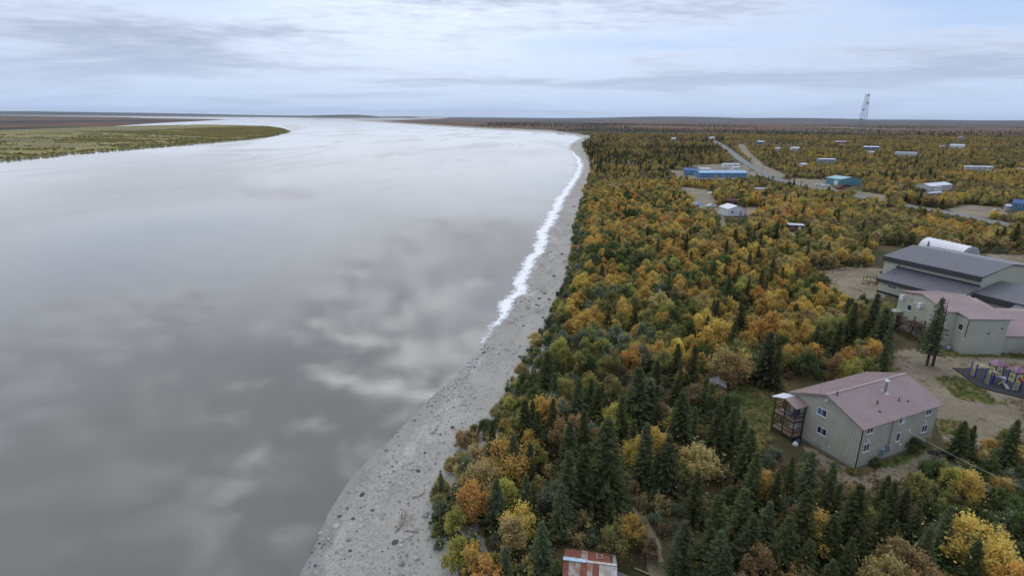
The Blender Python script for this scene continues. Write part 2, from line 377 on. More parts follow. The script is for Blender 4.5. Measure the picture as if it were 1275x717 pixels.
tun = t.mix(t.ramp(t.noise(t.mapping(co, (.0009, .0004, 1), (4, 9, 0)), 1., 6, .62), .50, .56), tun, (.034, .038, .032))
tun = t.mix(t.ramp(t.noise(t.mapping(co, (.0011, .00045, 1), (14, 3, 0)), 1., 4, .6), .62, .68), tun, (.20, .15, .085))
dd = t.new('ShaderNodeVectorMath', operation='LENGTH'); t.link(co, dd.inputs[0])
tun = t.mix(t.math('MULTIPLY', t.ramp(dd.outputs['Value'], 9000, 20000), .7), tun, (.022, .027, .027))
c = t.mix(att('far'), floor_c, tun); c = t.mix(att('island'), c, isl_c); c = t.mix(att('beach'), c, beach_c); c = t.mix(att('dirt'), c, dirt_c); c = t.mix(att('grass'), c, grass_c)
t.link(c, b.inputs['Base Color'])
film = t.ramp(t.noise(t.mapping(co, (.5, .16, 1), (0, 0, 0), (0, 0, -.25)), .5, 5, .65), .52, .64)
film = t.math('MULTIPLY', film, t.math('SUBTRACT', 1., t.ramp(zs.outputs[2], .55, 1.15)))
wetb = t.math('MULTIPLY', t.math('MAXIMUM', wet, film), att('beach'))
t.link(t.math('SUBTRACT', .92, t.math('MULTIPLY', wetb, .70)), b.inputs['Roughness'])
t.link(t.math('ADD', .2, t.math('MULTIPLY', wetb, .5)), b.inputs['Specular IOR Level'])
bp = t.new('ShaderNodeBump'); bp.inputs['Strength'].default_value = .7; bp.inputs['Distance'].default_value = .12
t.link(t.math('ADD', t.math('ADD', peb, n3), t.math('MULTIPLY', n2, 2.)), bp.inputs['Height']); t.link(bp.outputs[0], b.inputs['Normal'])
beach_w = np.clip(np.where(inr & ~inb, 1, 0) + bare * .9 + (~inr & (dw < 40)) * 1., 0, 1)
bar_in = in_poly(gx, gy, bar_)
gme = np_mesh('ground', verts, faces, [gm], attrs={'beach': ('POINT', ext(np.maximum(beach_w, bar_in))), 'dirt': ('POINT', ext(dirt)), 'grass': ('POINT', ext(grass)),
              'far': ('POINT', ext(far)), 'island': ('POINT', ext(in_poly(gx, gy, isl)))}, smooth=True)
ground = link('ground', gme); tag(ground, 'brown wooded land, gravel beach and tundra reaching the horizon', 'ground', kind='structure')
bmc = MB(); rim = [tuple(verts[i]) for i in idx[0]]
bmc.poly(rim[::-1]); oc = bmc.build('ground_below_drone', gm); tag(oc, 'wooded ground straight below the viewpoint', 'ground', kind='structure')

# ------------------------------------------------------------------ river
wm = bpy.data.materials.new('river_water'); wm.use_nodes = True; t = NT(wm.node_tree); b = t.n['Principled BSDF']
co = t.new('ShaderNodeTexCoord').outputs['Object']
silt = t.mix(t.ramp(t.noise(t.mapping(co, (.01, .004, 1)), 1., 5, .6, .6), .35, .68), (.14, .136, .116), (.175, .168, .142))
t.link(silt, b.inputs['Base Color']); b.inputs['IOR'].default_value = 1.42
wind = t.ramp(t.noise(t.mapping(co, (.012, .0035, 1), (2, 5, 0), (0, 0, .3)), 1., 5, .6, .5), .44, .66)
def patch(px, py, rx, ry, rot):
    p = P(px, py, 0)
    mp = t.new('ShaderNodeMapping', vector_type='TEXTURE'); t.link(co, mp.inputs[0]); mp.inputs[1].default_value = tuple(p); mp.inputs[2].default_value = (0, 0, rot); mp.inputs[3].default_value = (rx, ry, 1000)
    ln = t.new('ShaderNodeVectorMath', operation='LENGTH'); t.link(mp.outputs[0], ln.inputs[0])
    return t.ramp(ln.outputs['Value'], 1.0, .35)
rip = t.math('MAXIMUM', patch(545, 181, 70, 330, .05), patch(600, 224, 55, 110, .1)); rip = t.math('MAXIMUM', rip, patch(505, 197, 80, 130, .6))
stk = t.ramp(t.noise(t.mapping(co, (.03, .012, 1), (1, 1, 0)), 1., 6, .65), .47, .56)
rip = t.math('MULTIPLY', rip, stk)
rg = t.math('ADD', .04, t.math('MULTIPLY', wind, .13)); rg = t.math('ADD', rg, t.math('MULTIPLY', rip, .02)); t.link(rg, b.inputs['Roughness'])
bp = t.new('ShaderNodeBump'); bp.inputs['Distance'].default_value = 1.; t.link(t.math('ADD', .005, t.math('MULTIPLY', wind, .012)), bp.inputs['Strength'])
wv = t.math('ADD', t.math('MULTIPLY', t.noise(t.mapping(co, (.25, .6, 1), (0, 0, 0), (0, 0, .5)), 1., 4, .6), .7), t.math('MULTIPLY', t.noise(co, .06, 3), .5))
t.link(wv, bp.inputs['Height']); t.link(bp.outputs[0], b.inputs['Normal'])
S = 34500
riv = MB().poly([(-S, -6000, 0), (S, -6000, 0), (S, S, 0), (-S, S, 0)]).build('river', wm); tag(riv, 'wide silty river reflecting the cloudy sky', 'river', kind='structure')

# foam and wet wash along the right shore; sun glint painted in as white
fm = bpy.data.materials.new('foam_painted_glint'); fm.use_nodes = True; t = NT(fm.node_tree); b = t.n['Principled BSDF']; b.inputs['Base Color'].default_value = (.86, .87, .88, 1); b.inputs['Roughness'].default_value = .35
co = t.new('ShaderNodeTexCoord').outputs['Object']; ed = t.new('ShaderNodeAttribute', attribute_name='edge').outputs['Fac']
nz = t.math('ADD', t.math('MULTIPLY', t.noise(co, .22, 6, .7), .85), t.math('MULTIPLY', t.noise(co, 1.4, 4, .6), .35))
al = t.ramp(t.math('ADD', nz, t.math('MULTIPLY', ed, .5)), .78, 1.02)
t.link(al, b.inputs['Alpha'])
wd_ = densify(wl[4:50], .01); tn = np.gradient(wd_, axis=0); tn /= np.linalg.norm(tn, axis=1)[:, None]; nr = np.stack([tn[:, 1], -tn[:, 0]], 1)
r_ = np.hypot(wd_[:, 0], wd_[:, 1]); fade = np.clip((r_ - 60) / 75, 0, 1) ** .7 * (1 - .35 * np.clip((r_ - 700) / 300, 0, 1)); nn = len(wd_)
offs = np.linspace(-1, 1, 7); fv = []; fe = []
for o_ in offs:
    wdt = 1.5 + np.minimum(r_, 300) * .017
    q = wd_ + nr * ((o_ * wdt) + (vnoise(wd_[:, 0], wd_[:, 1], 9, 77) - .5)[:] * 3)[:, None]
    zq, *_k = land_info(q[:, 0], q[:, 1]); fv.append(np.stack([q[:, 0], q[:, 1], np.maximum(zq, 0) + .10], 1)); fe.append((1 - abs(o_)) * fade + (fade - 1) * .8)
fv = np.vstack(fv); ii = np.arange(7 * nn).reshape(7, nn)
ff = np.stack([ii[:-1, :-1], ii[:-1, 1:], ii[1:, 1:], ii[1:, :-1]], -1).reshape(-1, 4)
fo = link('foam_painted_glint', np_mesh('foam_painted_glint', fv, ff, [fm], attrs={'edge': ('POINT', np.concatenate(fe))})); tag(fo, 'white foaming wash and painted sun glint along the gravel shore', 'foam_painted_glint', kind='stuff')

# roads
def ribbon(name, pts, width, mat, label, dz=.006):
    pts = densify(np.asarray(pts), .01); tn = np.gradient(pts, axis=0); tn /= np.linalg.norm(tn, axis=1)[:, None]; nr = np.stack([tn[:, 1], -tn[:, 0]], 1)
    L = pts - nr * width / 2; Rr = pts + nr * width / 2; n = len(pts)
    v = np.vstack([np.c_[L, np.full(n, LZ + dz)], np.c_[Rr, np.full(n, LZ + dz)]])
    f = [(i + n, i + n + 1, i + 1, i) for i in range(n - 1)]
    return tag(link(name, np_mesh(name, v, f, [mat])), label, 'road', kind='structure')
ROADM = pmat('gravel_road', (.235, .225, .215), .9, .12, .2); TRACKM = pmat('dirt_track', (.30, .225, .14), .95, .15, .4)
ribbon('road', road_w, 8.5, ROADM, 'grey gravel road crossing the village towards the tower', .03)
yard = smooth(np.array([P(x, y)[:2] for x, y in [(1060, 336), (1040, 345), (1034, 358), (1044, 374), (1062, 388)]]), 2)
ribbon('wheel_track', yard + np.array([-.9, 0]), .55, pmat('worn_track', (.22, .165, .105), .95, .1, .5), 'curved wheel track in the dirt yard', .012)
ribbon('wheel_track', yard + np.array([.9, .2]), .55, bpy.data.materials['worn_track'], 'second wheel track in the dirt yard', .012)
# ------------------------------------------------------------------ buildings
SIDING = pmat('olive_grey_siding', (.47, .45, .355), .65, .06, .8); SIDING2 = pmat('sage_grey_siding', (.48, .48, .385), .65, .05, .5)
ROOFM = pmat('mauve_metal_roof', (.345, .25, .235), .45, .06, .4); ROOFG = pmat('charcoal_metal_roof', (.125, .125, .135), .42, .06, .3); FASC = pmat('charcoal_fascia', (.055, .055, .06), .5, .05)
WHITE = pmat('white_paint', (.74, .75, .75), .5, .04, 1.); GLASS = pmat('window_glass', (.03, .04, .055), .06, .1, 2., spec=.8); BLUEG = pmat('window_blind_blue', (.08, .16, .36), .3, .1)
TIMB = pmat('brown_stained_timber', (.085, .05, .038), .8, .15, 4.); DECKM = pmat('tan_deck_boards', (.33, .24, .15), .8, .15, 3.); STEEL = pmat('galvanised_steel', (.42, .45, .48), .35, .08, 3., .7)
DARK = pmat('dark_rubber', (.03, .03, .032), .7); CONC = pmat('grey_block_skirting', (.22, .215, .20), .9, .1, 2.); BLUEP = pmat('blue_plastic', (.03, .06, .32), .45); GREYB = pmat('grey_metal_box', (.36, .41, .46), .45)
RED = pmat('dull_red_paint', (.24, .035, .035), .5, .1); ALU = pmat('bright_metal_roof', (.72, .74, .76), .45, .06, .4)

def roof_ribs(q, step, wd, ht):
    """ribs running from edge q0-q1 to edge q3-q2"""
    q = [Vector(p) for p in q]; n = max(2, int((q[1] - q[0]).length / step)); mb = MB(); up = (q[1] - q[0]).cross(q[3] - q[0]).normalized()
    for i in range(n + 1):
        a = q[0].lerp(q[1], i / n) + up * ht * .5; c = q[3].lerp(q[2], i / n) + up * ht * .5; mb.bar(a, c, wd, ht)
    return mb
def window(parent, x, y, z, wd, ht, axis, side=-1, mull=True, pane=None, sill=True):
    """axis 'y': wall plane y = const facing side; axis 'x': wall plane x = const"""
    o = side * .03
    def bx(mb, u0, u1, z0, z1, d0, d1):
        d0, d1 = sorted((side * d0, side * d1))
        if axis == 'y': mb.box(x + u0, x + u1, y + d0, y + d1, z + z0, z + z1)
        else: mb.box(x + d0, x + d1, y + u0, y + u1, z + z0, z + z1)
    W, Hh, fw = wd / 2, ht / 2, .08
    mb = MB(); bx(mb, -W, W, Hh - fw, Hh, .004, .07); bx(mb, -W, W, -Hh, -Hh + fw, .004, .07); bx(mb, -W, -W + fw, -Hh + fw, Hh - fw, .004, .07); bx(mb, W - fw, W, -Hh + fw, Hh - fw, .004, .07)
    if mull: bx(mb, -.035, .035, -Hh + fw, Hh - fw, .004, .065)
    f = mb.build('window', WHITE, parent)
    if mull:
        for s in (-1, 1):
            p = MB(); bx(p, *( (-W + fw, -.035) if s < 0 else (.035, W - fw)), -Hh + fw, Hh - fw, .003, .03); p.build('pane', pane if (pane and s == -side) else GLASS, f)
    else:
        p = MB(); bx(p, -W + fw, W - fw, -Hh + fw, Hh - fw, .003, .03); p.build('pane', pane or GLASS, f)
    if sill: p = MB(); bx(p, -W - .05, W + .05, -Hh - .05, -Hh - .002, .004, .12); p.build('sill', WHITE, f)
    return f
def gable_wall(L, D, eave, ridge):
    """closed body with ridge along x"""
    mb = MB(); m_ = D / 2
    mb.poly([(0, 0, -.3), (L, 0, -.3), (L, 0, eave), (0, 0, eave)]); mb.poly([(L, D, -.3), (0, D, -.3), (0, D, eave), (L, D, eave)])
    mb.poly([(0, D, -.3), (0, 0, -.3), (0, 0, eave), (0, m_, ridge), (0, D, eave)]); mb.poly([(L, 0, -.3), (L, D, -.3), (L, D, eave), (L, m_, ridge), (L, 0, eave)])
    mb.poly([(0, 0, eave), (L, 0, eave), (L, m_, ridge), (0, m_, ridge)]); mb.poly([(0, m_, ridge), (L, m_, ridge), (L, D, eave), (0, D, eave)])
    return mb
def gable_roof(parent, L, D, eave, ridge, oh, mat, th=.16, ribs=.6, lift=.03, mat2=None):
    m_ = D / 2; sl = (ridge - eave) / m_; ze = eave - sl * oh + th + lift; zr = ridge + th + lift
    q1 = [(-oh, -oh, ze), (L + oh, -oh, ze), (L + oh, m_, zr), (-oh, m_, zr)]; q2 = [(L + oh, D + oh, ze), (-oh, D + oh, ze), (-oh, m_, zr), (L + oh, m_, zr)]
    r1 = MB().slab(q1, th).build('roof', mat, parent); r2 = MB().slab(q2, th).build('roof', mat2 or mat, parent)
    if ribs:
        tag(roof_ribs(q1, ribs, .05, .04).build('roof_rib', mat, r1), kind='stuff'); tag(roof_ribs(q2, ribs, .05, .04).build('roof_rib', mat, r2), kind='stuff')
    MB().bar((-oh, m_, zr + .01), (L + oh, m_, zr + .01), .35, .05).build('ridge_cap', mat, r1)
    return r1, r2

# --- two-storey house
RZH = math.radians(24.3)
house = empty('two_storey_house', (43.24, 60.58, LZ), RZH, 'two-storey olive grey house with mauve metal roof and stacked timber decks', 'house')
HL, HD, HE, HR = 15.26, 10.0, 6.0, 8.0
gable_wall(HL, HD, HE, HR).build('wall', SIDING, house)
mb = MB()
for i in range(1, int(HL / .4)): mb.box(i * .4 - .03, i * .4 + .03, -.03, -.002, .32, HE - .02)
for i in range(1, int(HD / .4)):
    y = i * .4; top = HE + (HR - HE) * (1 - abs(y - HD / 2) / (HD / 2)) - .03; mb.box(-.03, -.002, y - .03, y + .03, .32, top); mb.box(HL + .002, HL + .03, y - .03, y + .03, .32, top)
tag(mb.build('siding_batten', SIDING, house), kind='stuff')
for x, y in ((0, 0), (HL, 0)): MB().box(x - .06, x + .06, y - .06, y + .06, -.2, HE - .05).build('corner_trim', SIDING, house)
MB().bar((-.05, -.14, HE - .1), (-.05, -.14, .1), .09).build('downpipe', pmat('dark_brown_metal', (.05, .04, .035), .5), house)
mb = MB(); mb.box(-.02, HL + .02, -.045, -.004, -.3, .3).box(-.045, -.004, 0, HD, -.3, .3); mb.build('skirting', CONC, house)
r1, r2 = gable_roof(house, HL, HD, HE, HR, .45, ROOFM, .18, .42)
slope = (HR - HE) / (HD / 2)
def roof_z(y): return HE + slope * y + .2
for (x, y) in ((1.0, 4.6), (5.54, 2.1), (9.3, 1.7)): MB().tube([(x, y, roof_z(y) - .1), (x, y, roof_z(y) + .55)], .07, 8).tube([(x, y, roof_z(y) - .12), (x, y, roof_z(y) + .1)], .13, 8).build('vent_pipe', pmat('vent_brown', (.09, .06, .055), .5) if x < 2 else bpy.data.materials['vent_brown'], r1)
for (x, y) in ((4.6, 1.1), (10.6, 1.3)): MB().box(x - .14, x + .14, y - .14, y + .14, roof_z(y) - .08, roof_z(y) + .12).build('roof_cap', bpy.data.materials['vent_brown'], r1)
ch = MB().tube([(8.7, 3.3, roof_z(3.3) - .2), (8.7, 3.3, roof_z(3.3) + 1.5)], .17, 12).build('chimney', STEEL, r1, smooth=False)
MB().tube([(8.7, 3.3, roof_z(3.3) + 1.5), (8.7, 3.3, roof_z(3.3) + 1.75)], .26, 12).build('chimney_cap', WHITE, ch)
MB().slab([(8.3, 2.8, roof_z(2.8) + .05), (9.1, 2.8, roof_z(2.8) + .05), (9.1, 3.7, roof_z(3.7) + .05), (8.3, 3.7, roof_z(3.7) + .05)], .06).build('flashing', STEEL, ch)
MB().bar((-.3, 6.0, HE + 1.7), (-.3, 6.0, HE + 3.9), .035).build('antenna', STEEL, r2)
for x, z, ww, hh, pn in ((1.5, 5.32, 1.25, .85, None), (1.5, 2.9, 1.25, 1.15, None), (7.72, 2.87, .8, 1.25, None), (7.76, 5.25, 1.25, .85, ALU), (13.3, 5.24, 1.25, .9, None), (13.26, 2.8, 1.25, 1.15, None)):
    window(house, x, 0, z, ww, hh, 'y', -1, ww > 1, pn)
window(house, 0, 5.45, 5.35, 1.4, 1.05, 'x', -1, True, BLUEG); window(house, 0, 5.0, 2.81, 1.4, 1.05, 'x', -1)
MB().box(-.05, -.004, 4.75, 5.6, .32, .85).build('crawl_hatch', pmat('pale_hatch', (.36, .35, .31), .7), house)
for y, z in ((5.8, 1.05), (3.6, 1.2)): MB().box(-.09, -.004, y - .1, y + .1, z - .1, z + .1).build('wall_vent', WHITE, house)
MB().box(-.3, -.004, 4.85, 5.15, 7.2, 7.5).build('flood_light', WHITE, house)
for x, z in ((1.45, 3.95), (13.0, 3.9), (9.9, 3.3), (8.5, 1.5)): MB().box(x - .11, x + .11, -.14, -.004, z - .14, z + .14).build('wall_vent', WHITE, house)
for x, z in ((4.8, 1.45), (5.85, 1.75)):
    bxm = MB().box(x - .36, x + .36, -.28, -.035, z - .5, z + .5).build('meter_box', GREYB, house)
    for k in (-.15, .2): MB().tube([(x - .15, -.27, z + k), (x - .15, -.36, z + k)], .11, 10).build('meter', GLASS, bxm)
MB().tube([(5.85, -.12, 2.2), (5.85, -.12, 5.75)], .05, 8).tube([(4.8, -.12, 1.0), (4.8, -.12, .0)], .04, 6).build('conduit', STEEL, house)
# decks
DX, DY0, DY1 = -1.9, 7.75, 11.1
for zd, nm in ((.75, 'deck'), (3.05, 'deck')):
    d_ = MB().box(DX, -.05, DY0, DY1, zd - .3, zd - .06).build(nm, TIMB, house)
    nb = 12
    for k in range(nb):
        a = DX + (-.05 - DX) * k / nb; MB().box(a + .008, a + (-.05 - DX) / nb - .008, DY0 - .03, DY1 + .03, zd - .058, zd).build('deck_board', DECKM, d_)
    for zr in (.55, 1.05):
        for a, c in (((DX, DY0), (DX, DY1)), ((DX, DY0), (-.1, DY0)), ((DX, DY1), (-.1, DY1))): MB().bar((a[0], a[1], zd + zr), (c[0], c[1], zd + zr), .07, .13).build('railing', TIMB, d_)
for x in (DX, -.12):
    for y in (DY0, DY1) + (((DY0 + DY1) / 2,) if x == DX else ()): MB().bar((x, y, -.2), (x, y, 5.25), .14).build('deck_post', TIMB, house)
MB().bar((DX, DY0, .1), (DX, DY1, .1), .08, .5).build('deck_skirt', TIMB, house)
pr = MB().slab([(-2.35, 7.45, 5.25), (-.02, 7.45, 5.25), (-.02, 9.4, 5.95), (-2.35, 9.4, 5.95)][0:4], .1).build('porch_roof', ROOFM, house)
MB().slab([(-.02, 11.5, 5.25), (-2.35, 11.5, 5.25), (-2.35, 9.4, 5.95), (-.02, 9.4, 5.95)], .1).build('porch_roof', ALU, house)  # left slope coloured bright to paint in its white reflection
MB().box(-.06, -.004, 8.6, 9.5, 3.1, 5.1).build('door', TIMB, house); MB().box(-.06, -.004, 8.6, 9.5, .8, 2.8).build('door', WHITE, house)
# things standing on the decks
def crumple(name, loc, sc, mat, label, cat, seed, parent=None):
    r = np.random.default_rng(seed); nu, nv = 10, 6; v = []; f = []
    for j in range(nv + 1):
        for i in range(nu):
            th = math.pi * .5 * (1 - j / nv) if True else 0; a = 2 * math.pi * i / nu; k = 1 + (r.random() - .5) * .45
            v.append((math.cos(a) * math.cos(math.pi / 2 * j / nv) ** .6 * sc[0] * k, math.sin(a) * math.cos(math.pi / 2 * j / nv) ** .6 * sc[1] * k, math.sin(math.pi / 2 * j / nv) * sc[2] * k))
    for j in range(nv):
        for i in range(nu): f.append((j * nu + i, j * nu + (i + 1) % nu, (j + 1) * nu + (i + 1) % nu, (j + 1) * nu + i))
    o = link(name, np_mesh(name, v, f, [mat])); o.location = [float(c) for c in loc]; tag(o, label, cat); return o
def hloc(x, y, z): c, s = math.cos(RZH), math.sin(RZH); return (43.24 + x * c - y * s, 60.58 + x * s + y * c, LZ + z)
chair = empty('deck_chair', hloc(-1.0, 8.6, 3.05), RZH, 'blue plastic chair on the upper deck under the porch roof', 'chair')
MB().box(-.28, .28, -.28, .28, .38, .43).build('seat', BLUEP, chair); MB().slab([(.24, -.28, .43), (.24, .28, .43), (.38, .28, 1.0), (.38, -.28, 1.0)], .05).build('backrest', BLUEP, chair)
for sx in (-.25, .25):
    for sy in (-.25, .25): MB().bar((sx, sy, .38), (sx * 1.1, sy * 1.1, 0), .05).build('leg', BLUEP, chair)
    MB().bar((-.28, sx * 1.1, .65), (.3, sx * 1.1, .65), .06).build('armrest', BLUEP, chair)
crumple('folded_tarp', hloc(-1.25, 10.0, 3.05), (.42, .5, .5), pmat('pale_cloth', (.5, .45, .45), .8), 'pale bundled cloth lying on the upper deck', 'bundle', 4)
crumple('storage_tote', hloc(-1.2, 7.3, .0), (.5, .4, .55), pmat('dark_blue_tub', (.03, .05, .12), .5), 'dark blue tub on the ground under the lower deck', 'tub', 5)
crumple('white_bag', hloc(-1.9, 7.0, .0), (.35, .35, .4), WHITE, 'small white bag on the ground beside the lower deck', 'bag', 6)

# overhead service line to a pole beyond the frame
a = Vector(hloc(5.85, -.14, 5.5)); e_ = Vector(P(1330, 630, LZ + 5.6)); pts = []
for i in range(25):
    u = i / 24; p = a.lerp(e_, u); p.z -= 4 * .55 * u * (1 - u); pts.append(p)
cab = MB().tube(pts, .02, 6).build('service_cable', pmat('pale_cable', (.55, .55, .52), .4)); tag(cab, 'pale overhead service cable running from the two-storey house wall', 'cable')
def pole(px, py, h, label, arm=True, base=None):
    p = P(px, py) if base is None else np.array(base)
    o = empty('utility_pole', p, 0, label, 'pole', 'utility poles of the village')
    MB().tube([(0, 0, -.5), (0, 0, h)], [.16, .11], 8).build('pole_shaft', pmat('weathered_pole', (.30, .27, .23), .85) if 'weathered_pole' not in bpy.data.materials else bpy.data.materials['weathered_pole'], o)
    if arm:
        MB().bar((-1.1, -.16, h - .5), (1.1, -.16, h - .5), .1).build('crossarm', bpy.data.materials['weathered_pole'], o)
        for k in (-1, 0, 1): MB().tube([(k, -.16, h - .44), (k, -.16, h - .2)], .06, 6).build('insulator', GREYB, o)
    return o
pole(0, 0, 6.2, 'grey pole carrying the cable from the two-storey house', True, (e_.x, e_.y, LZ))
crumple('pipe_heap', hloc(13.6, -1.9, .0), (.9, .5, .35), pmat('dark_scrap', (.06, .055, .05), .7), 'dark heap of scrap at the front corner of the two-storey house', 'scrap', 9)

# --- school wing with mauve roof
wing = empty('school_wing', (82.8, 97.4, LZ), 0, 'tall sage grey school wing with mauve roof behind the playground', 'building')
def gable_body(mb, x0, x1, y0, y1, eave, ridge):
    ym = (y0 + y1) / 2
    mb.poly([(x0, y0, -.3), (x1, y0, -.3), (x1, y0, eave), (x0, y0, eave)]); mb.poly([(x1, y1, -.3), (x0, y1, -.3), (x0, y1, eave), (x1, y1, eave)])
    mb.poly([(x0, y1, -.3), (x0, y0, -.3), (x0, y0, eave), (x0, ym, ridge), (x0, y1, eave)]); mb.poly([(x1, y0, -.3), (x1, y1, -.3), (x1, y1, eave), (x1, ym, ridge), (x1, y0, eave)])
    mb.poly([(x0, y0, eave), (x1, y0, eave), (x1, ym, ridge), (x0, ym, ridge)]); mb.poly([(x0, ym, ridge), (x1, ym, ridge), (x1, y1, eave), (x0, y1, eave)])
    return mb
gable_body(MB(), 0, 9.2, 2.9, 16.3, 7.25, 8.6).build('wall', SIDING2, wing)
MB().box(2.1, 9.7, 0, 9, -.3, 6.95).build('wall', SIDING2, wing)
mb = MB()
for i in range(1, 19): mb.box(2.1 + i * .4 - .02, 2.1 + i * .4 + .02, -.025, -.002, .1, 6.93)
for i in range(1, 34):
    y = 2.9 + i * .4; mb.box(-.025, -.002, y - .02, y + .02, .1, 7.2)
for i in range(1, 6): mb.box(.0 + i * .4 - .02, i * .4 + .02, 2.875, 2.898, .1, 7.2)
for i in range(1, 7): mb.box(2.075, 2.098, i * .4 - .02, i * .4 + .02, .1, 6.93)
tag(mb.build('siding_batten', SIDING2, wing), kind='stuff')
q = [(1.95, -.2, 7.15), (10.2, -.2, 7.15), (10.2, 9.2, 8.35), (1.95, 9.2, 8.35)]
r_ = MB().slab(q, .16).build('roof', ROOFM, wing); tag(roof_ribs(q, .5, .05, .035).build('roof_rib', ROOFM, r_), kind='stuff')
for (ya, yb, za, zb) in ((2.7, 9.6, 7.52, 8.9), (16.5, 9.6, 7.52, 8.9)):
    q = [(-.25, ya, za), (8.3, ya, za), (8.3, yb, zb), (-.25, yb, zb)]
    if ya > yb: q = [q[1], q[0], q[3], q[2]]
    r_ = MB().slab(q, .2).build('roof', ROOFM, wing); tag(roof_ribs(q, .5, .05, .035).build('roof_rib', ROOFM, r_), kind='stuff')
window(wing, 0, 12.6, 5.0, 1.3, 1.3, 'x', -1, False); window(wing, 2.1, 1.45, 5.0, 1.2, 1.3, 'x', -1, False); window(wing, 0, 12.4, 6.75, .6, .6, 'x', -1, False, None, False)
for y in (14.9, 9.7): MB().box(-.55, -.004, y - .5, y + .5, 6.0, 7.0).build('ventilator', WHITE, wing)
MB().box(-.3, -.004, 10.9, 11.3, 6.3, 6.8).build('ventilator', WHITE, wing)
for x, z in ((6.3, 4.3), (8.6, 5.3)): MB().box(x - .15, x + .15, -.1, -.004, z - .12, z + .12).build('wall_vent', DARK, wing)
MB().bar((1.98, -.12, 6.95), (1.98, -.12, 3.6), .1).build('downpipe', DARK, wing)
MB().box(-2.2, -.01, 14.2, 16.2, 3.35, 3.5).build('awning', pmat('pale_green_awning', (.45, .52, .45), .5), wing)
for y in (14.3, 16.1): MB().bar((-2.1, y, -.2), (-2.1, y, 3.35), .12).build('awning_post', TIMB, wing)
MB().box(-.06, -.004, 14.7, 15.7, .1, 2.3).build('door', TIMB, wing)
# outside stair
st = MB().box(-3.1, -.05, 7.2, 10.4, 2.75, 2.95).build('stair_landing', TIMB, wing)
for x in (-3.0, -.2):
    for y in (7.3, 10.3): MB().bar((x, y, -.2), (x, y, 3.95), .14).build('stair_post', TIMB, wing)
MB().bar((-3.05, 7.3, .2), (-3.05, 10.3, 2.7), .1).bar((-3.05, 10.3, .2), (-3.05, 7.3, 2.7), .1).build('stair_brace', TIMB, wing)
for zz in (3.4, 3.9):
    for a, c in (((-3.1, 7.2), (-3.1, 10.4)), ((-3.1, 7.2), (-.1, 7.2))): MB().bar((*a, zz), (*c, zz), .06, .14).build('stair_railing', TIMB, wing)
for k in range(11): y = 10.5 + k * .3; z = 2.75 - k * .25; MB().box(-2.9, -1.7, y, y + .3, z - .06, z).build('stair_tread', TIMB, wing)
for x in (-2.95, -1.65):
    MB().bar((x, 10.4, 2.7), (x, 13.8, -.1), .1, .25).build('stair_stringer', TIMB, wing); MB().bar((x, 10.4, 3.8), (x, 13.8, 1.0), .08, .14).build('stair_railing', TIMB, wing)
for k in range(10): y = 7.1 - k * .3; z = 2.75 - k * .27; MB().box(-2.4, -1.2, y - .3, y, z - .06, z).build('stair_tread', TIMB, wing)
for x in (-2.45, -1.15):
    MB().bar((x, 7.2, 2.7), (x, 4.1, -.1), .1, .25).build('stair_stringer', TIMB, wing); MB().bar((x, 7.2, 3.8), (x, 4.1, 1.0), .08, .14).build('stair_railing', TIMB, wing)
tub = MB().tube([(0, 0, 0), (0, 0, .3), (0, 0, .8)], [.3, .32, .36], 12).build('plastic_drum', pmat('pale_blue_tub', (.35, .45, .6), .5), None, True); tub.location = (84.2, 99.6, LZ); tag(tub, 'pale blue plastic drum in the corner of the school wing wall', 'drum')
# low annex on the right
low = empty('low_school_annex', (92.6, 98.0, LZ), 0, 'low sage grey annex with mauve roof right of the tall school wing', 'building')
gable_body(MB(), 0, 22, 0, 16, 3.55, 5.6).build('wall', SIDING2, low)
q = [(.0, -.35, 3.65), (22.2, -.35, 3.65), (22.2, 8, 5.85), (.0, 8, 5.85)]; r_ = MB().slab(q, .15).build('roof', ROOFM, low); tag(roof_ribs(q, .5, .05, .035).build('roof_rib', ROOFM, r_), kind='stuff')
MB().slab([(22.2, 16.3, 3.65), (0, 16.3, 3.65), (0, 8.01, 5.85), (22.2, 8.01, 5.85)], .15).build('roof', ROOFM, low)
mb = MB()
for i in range(1, 50): mb.box(i * .4 - .02, i * .4 + .02, -.025, -.002, .1, 3.4)
tag(mb.build('siding_batten', SIDING2, low), kind='stuff')

# --- gym: local x along the long side (a), local y into depth (b)
RZG = math.atan2(-.902, .432)
gym = empty('school_gym', (93.3, 137.9, LZ), RZG, 'large school gym with charcoal roof, deep dark fascia and lean-to in front', 'building')
mb = MB(); gable_body(mb, -3, 19, 7.6, 31.6, 7.3, 9.4); mb.build('wall', SIDING2, gym)
mb = MB(); mb.poly([(.7, .5, -.3), (19, .5, -.3), (19, .5, 3.1), (.7, .5, 3.1)]).poly([(.7, 7.59, -.3), (.7, .5, -.3), (.7, .5, 3.1), (.7, 7.59, 5.2)]).poly([(19, .5, -.3), (19, 7.59, -.3), (19, 7.59, 5.2), (19, .5, 3.1)]); mb.build('lean_to_wall', SIDING2, gym)
q = [(-3.4, 7.1, 8.0), (19.4, 7.1, 8.0), (19.4, 19.6, 9.75), (-3.4, 19.6, 9.75)]
r_ = MB().slab(q, .2).build('roof', ROOFG, gym); tag(roof_ribs(q, .5, .05, .035).build('roof_rib', ROOFG, r_), kind='stuff')
MB().slab([(19.4, 32.1, 8.0), (-3.4, 32.1, 8.0), (-3.4, 19.61, 9.75), (19.4, 19.61, 9.75)], .2).build('roof', ROOFG, gym)
MB().box(-3.42, 19.42, 7.0, 7.12, 6.75, 7.98).build('fascia', FASC, gym)
q = [(.3, -.1, 3.75), (19.3, -.1, 3.75), (19.3, 7.55, 5.6), (.3, 7.55, 5.6)]
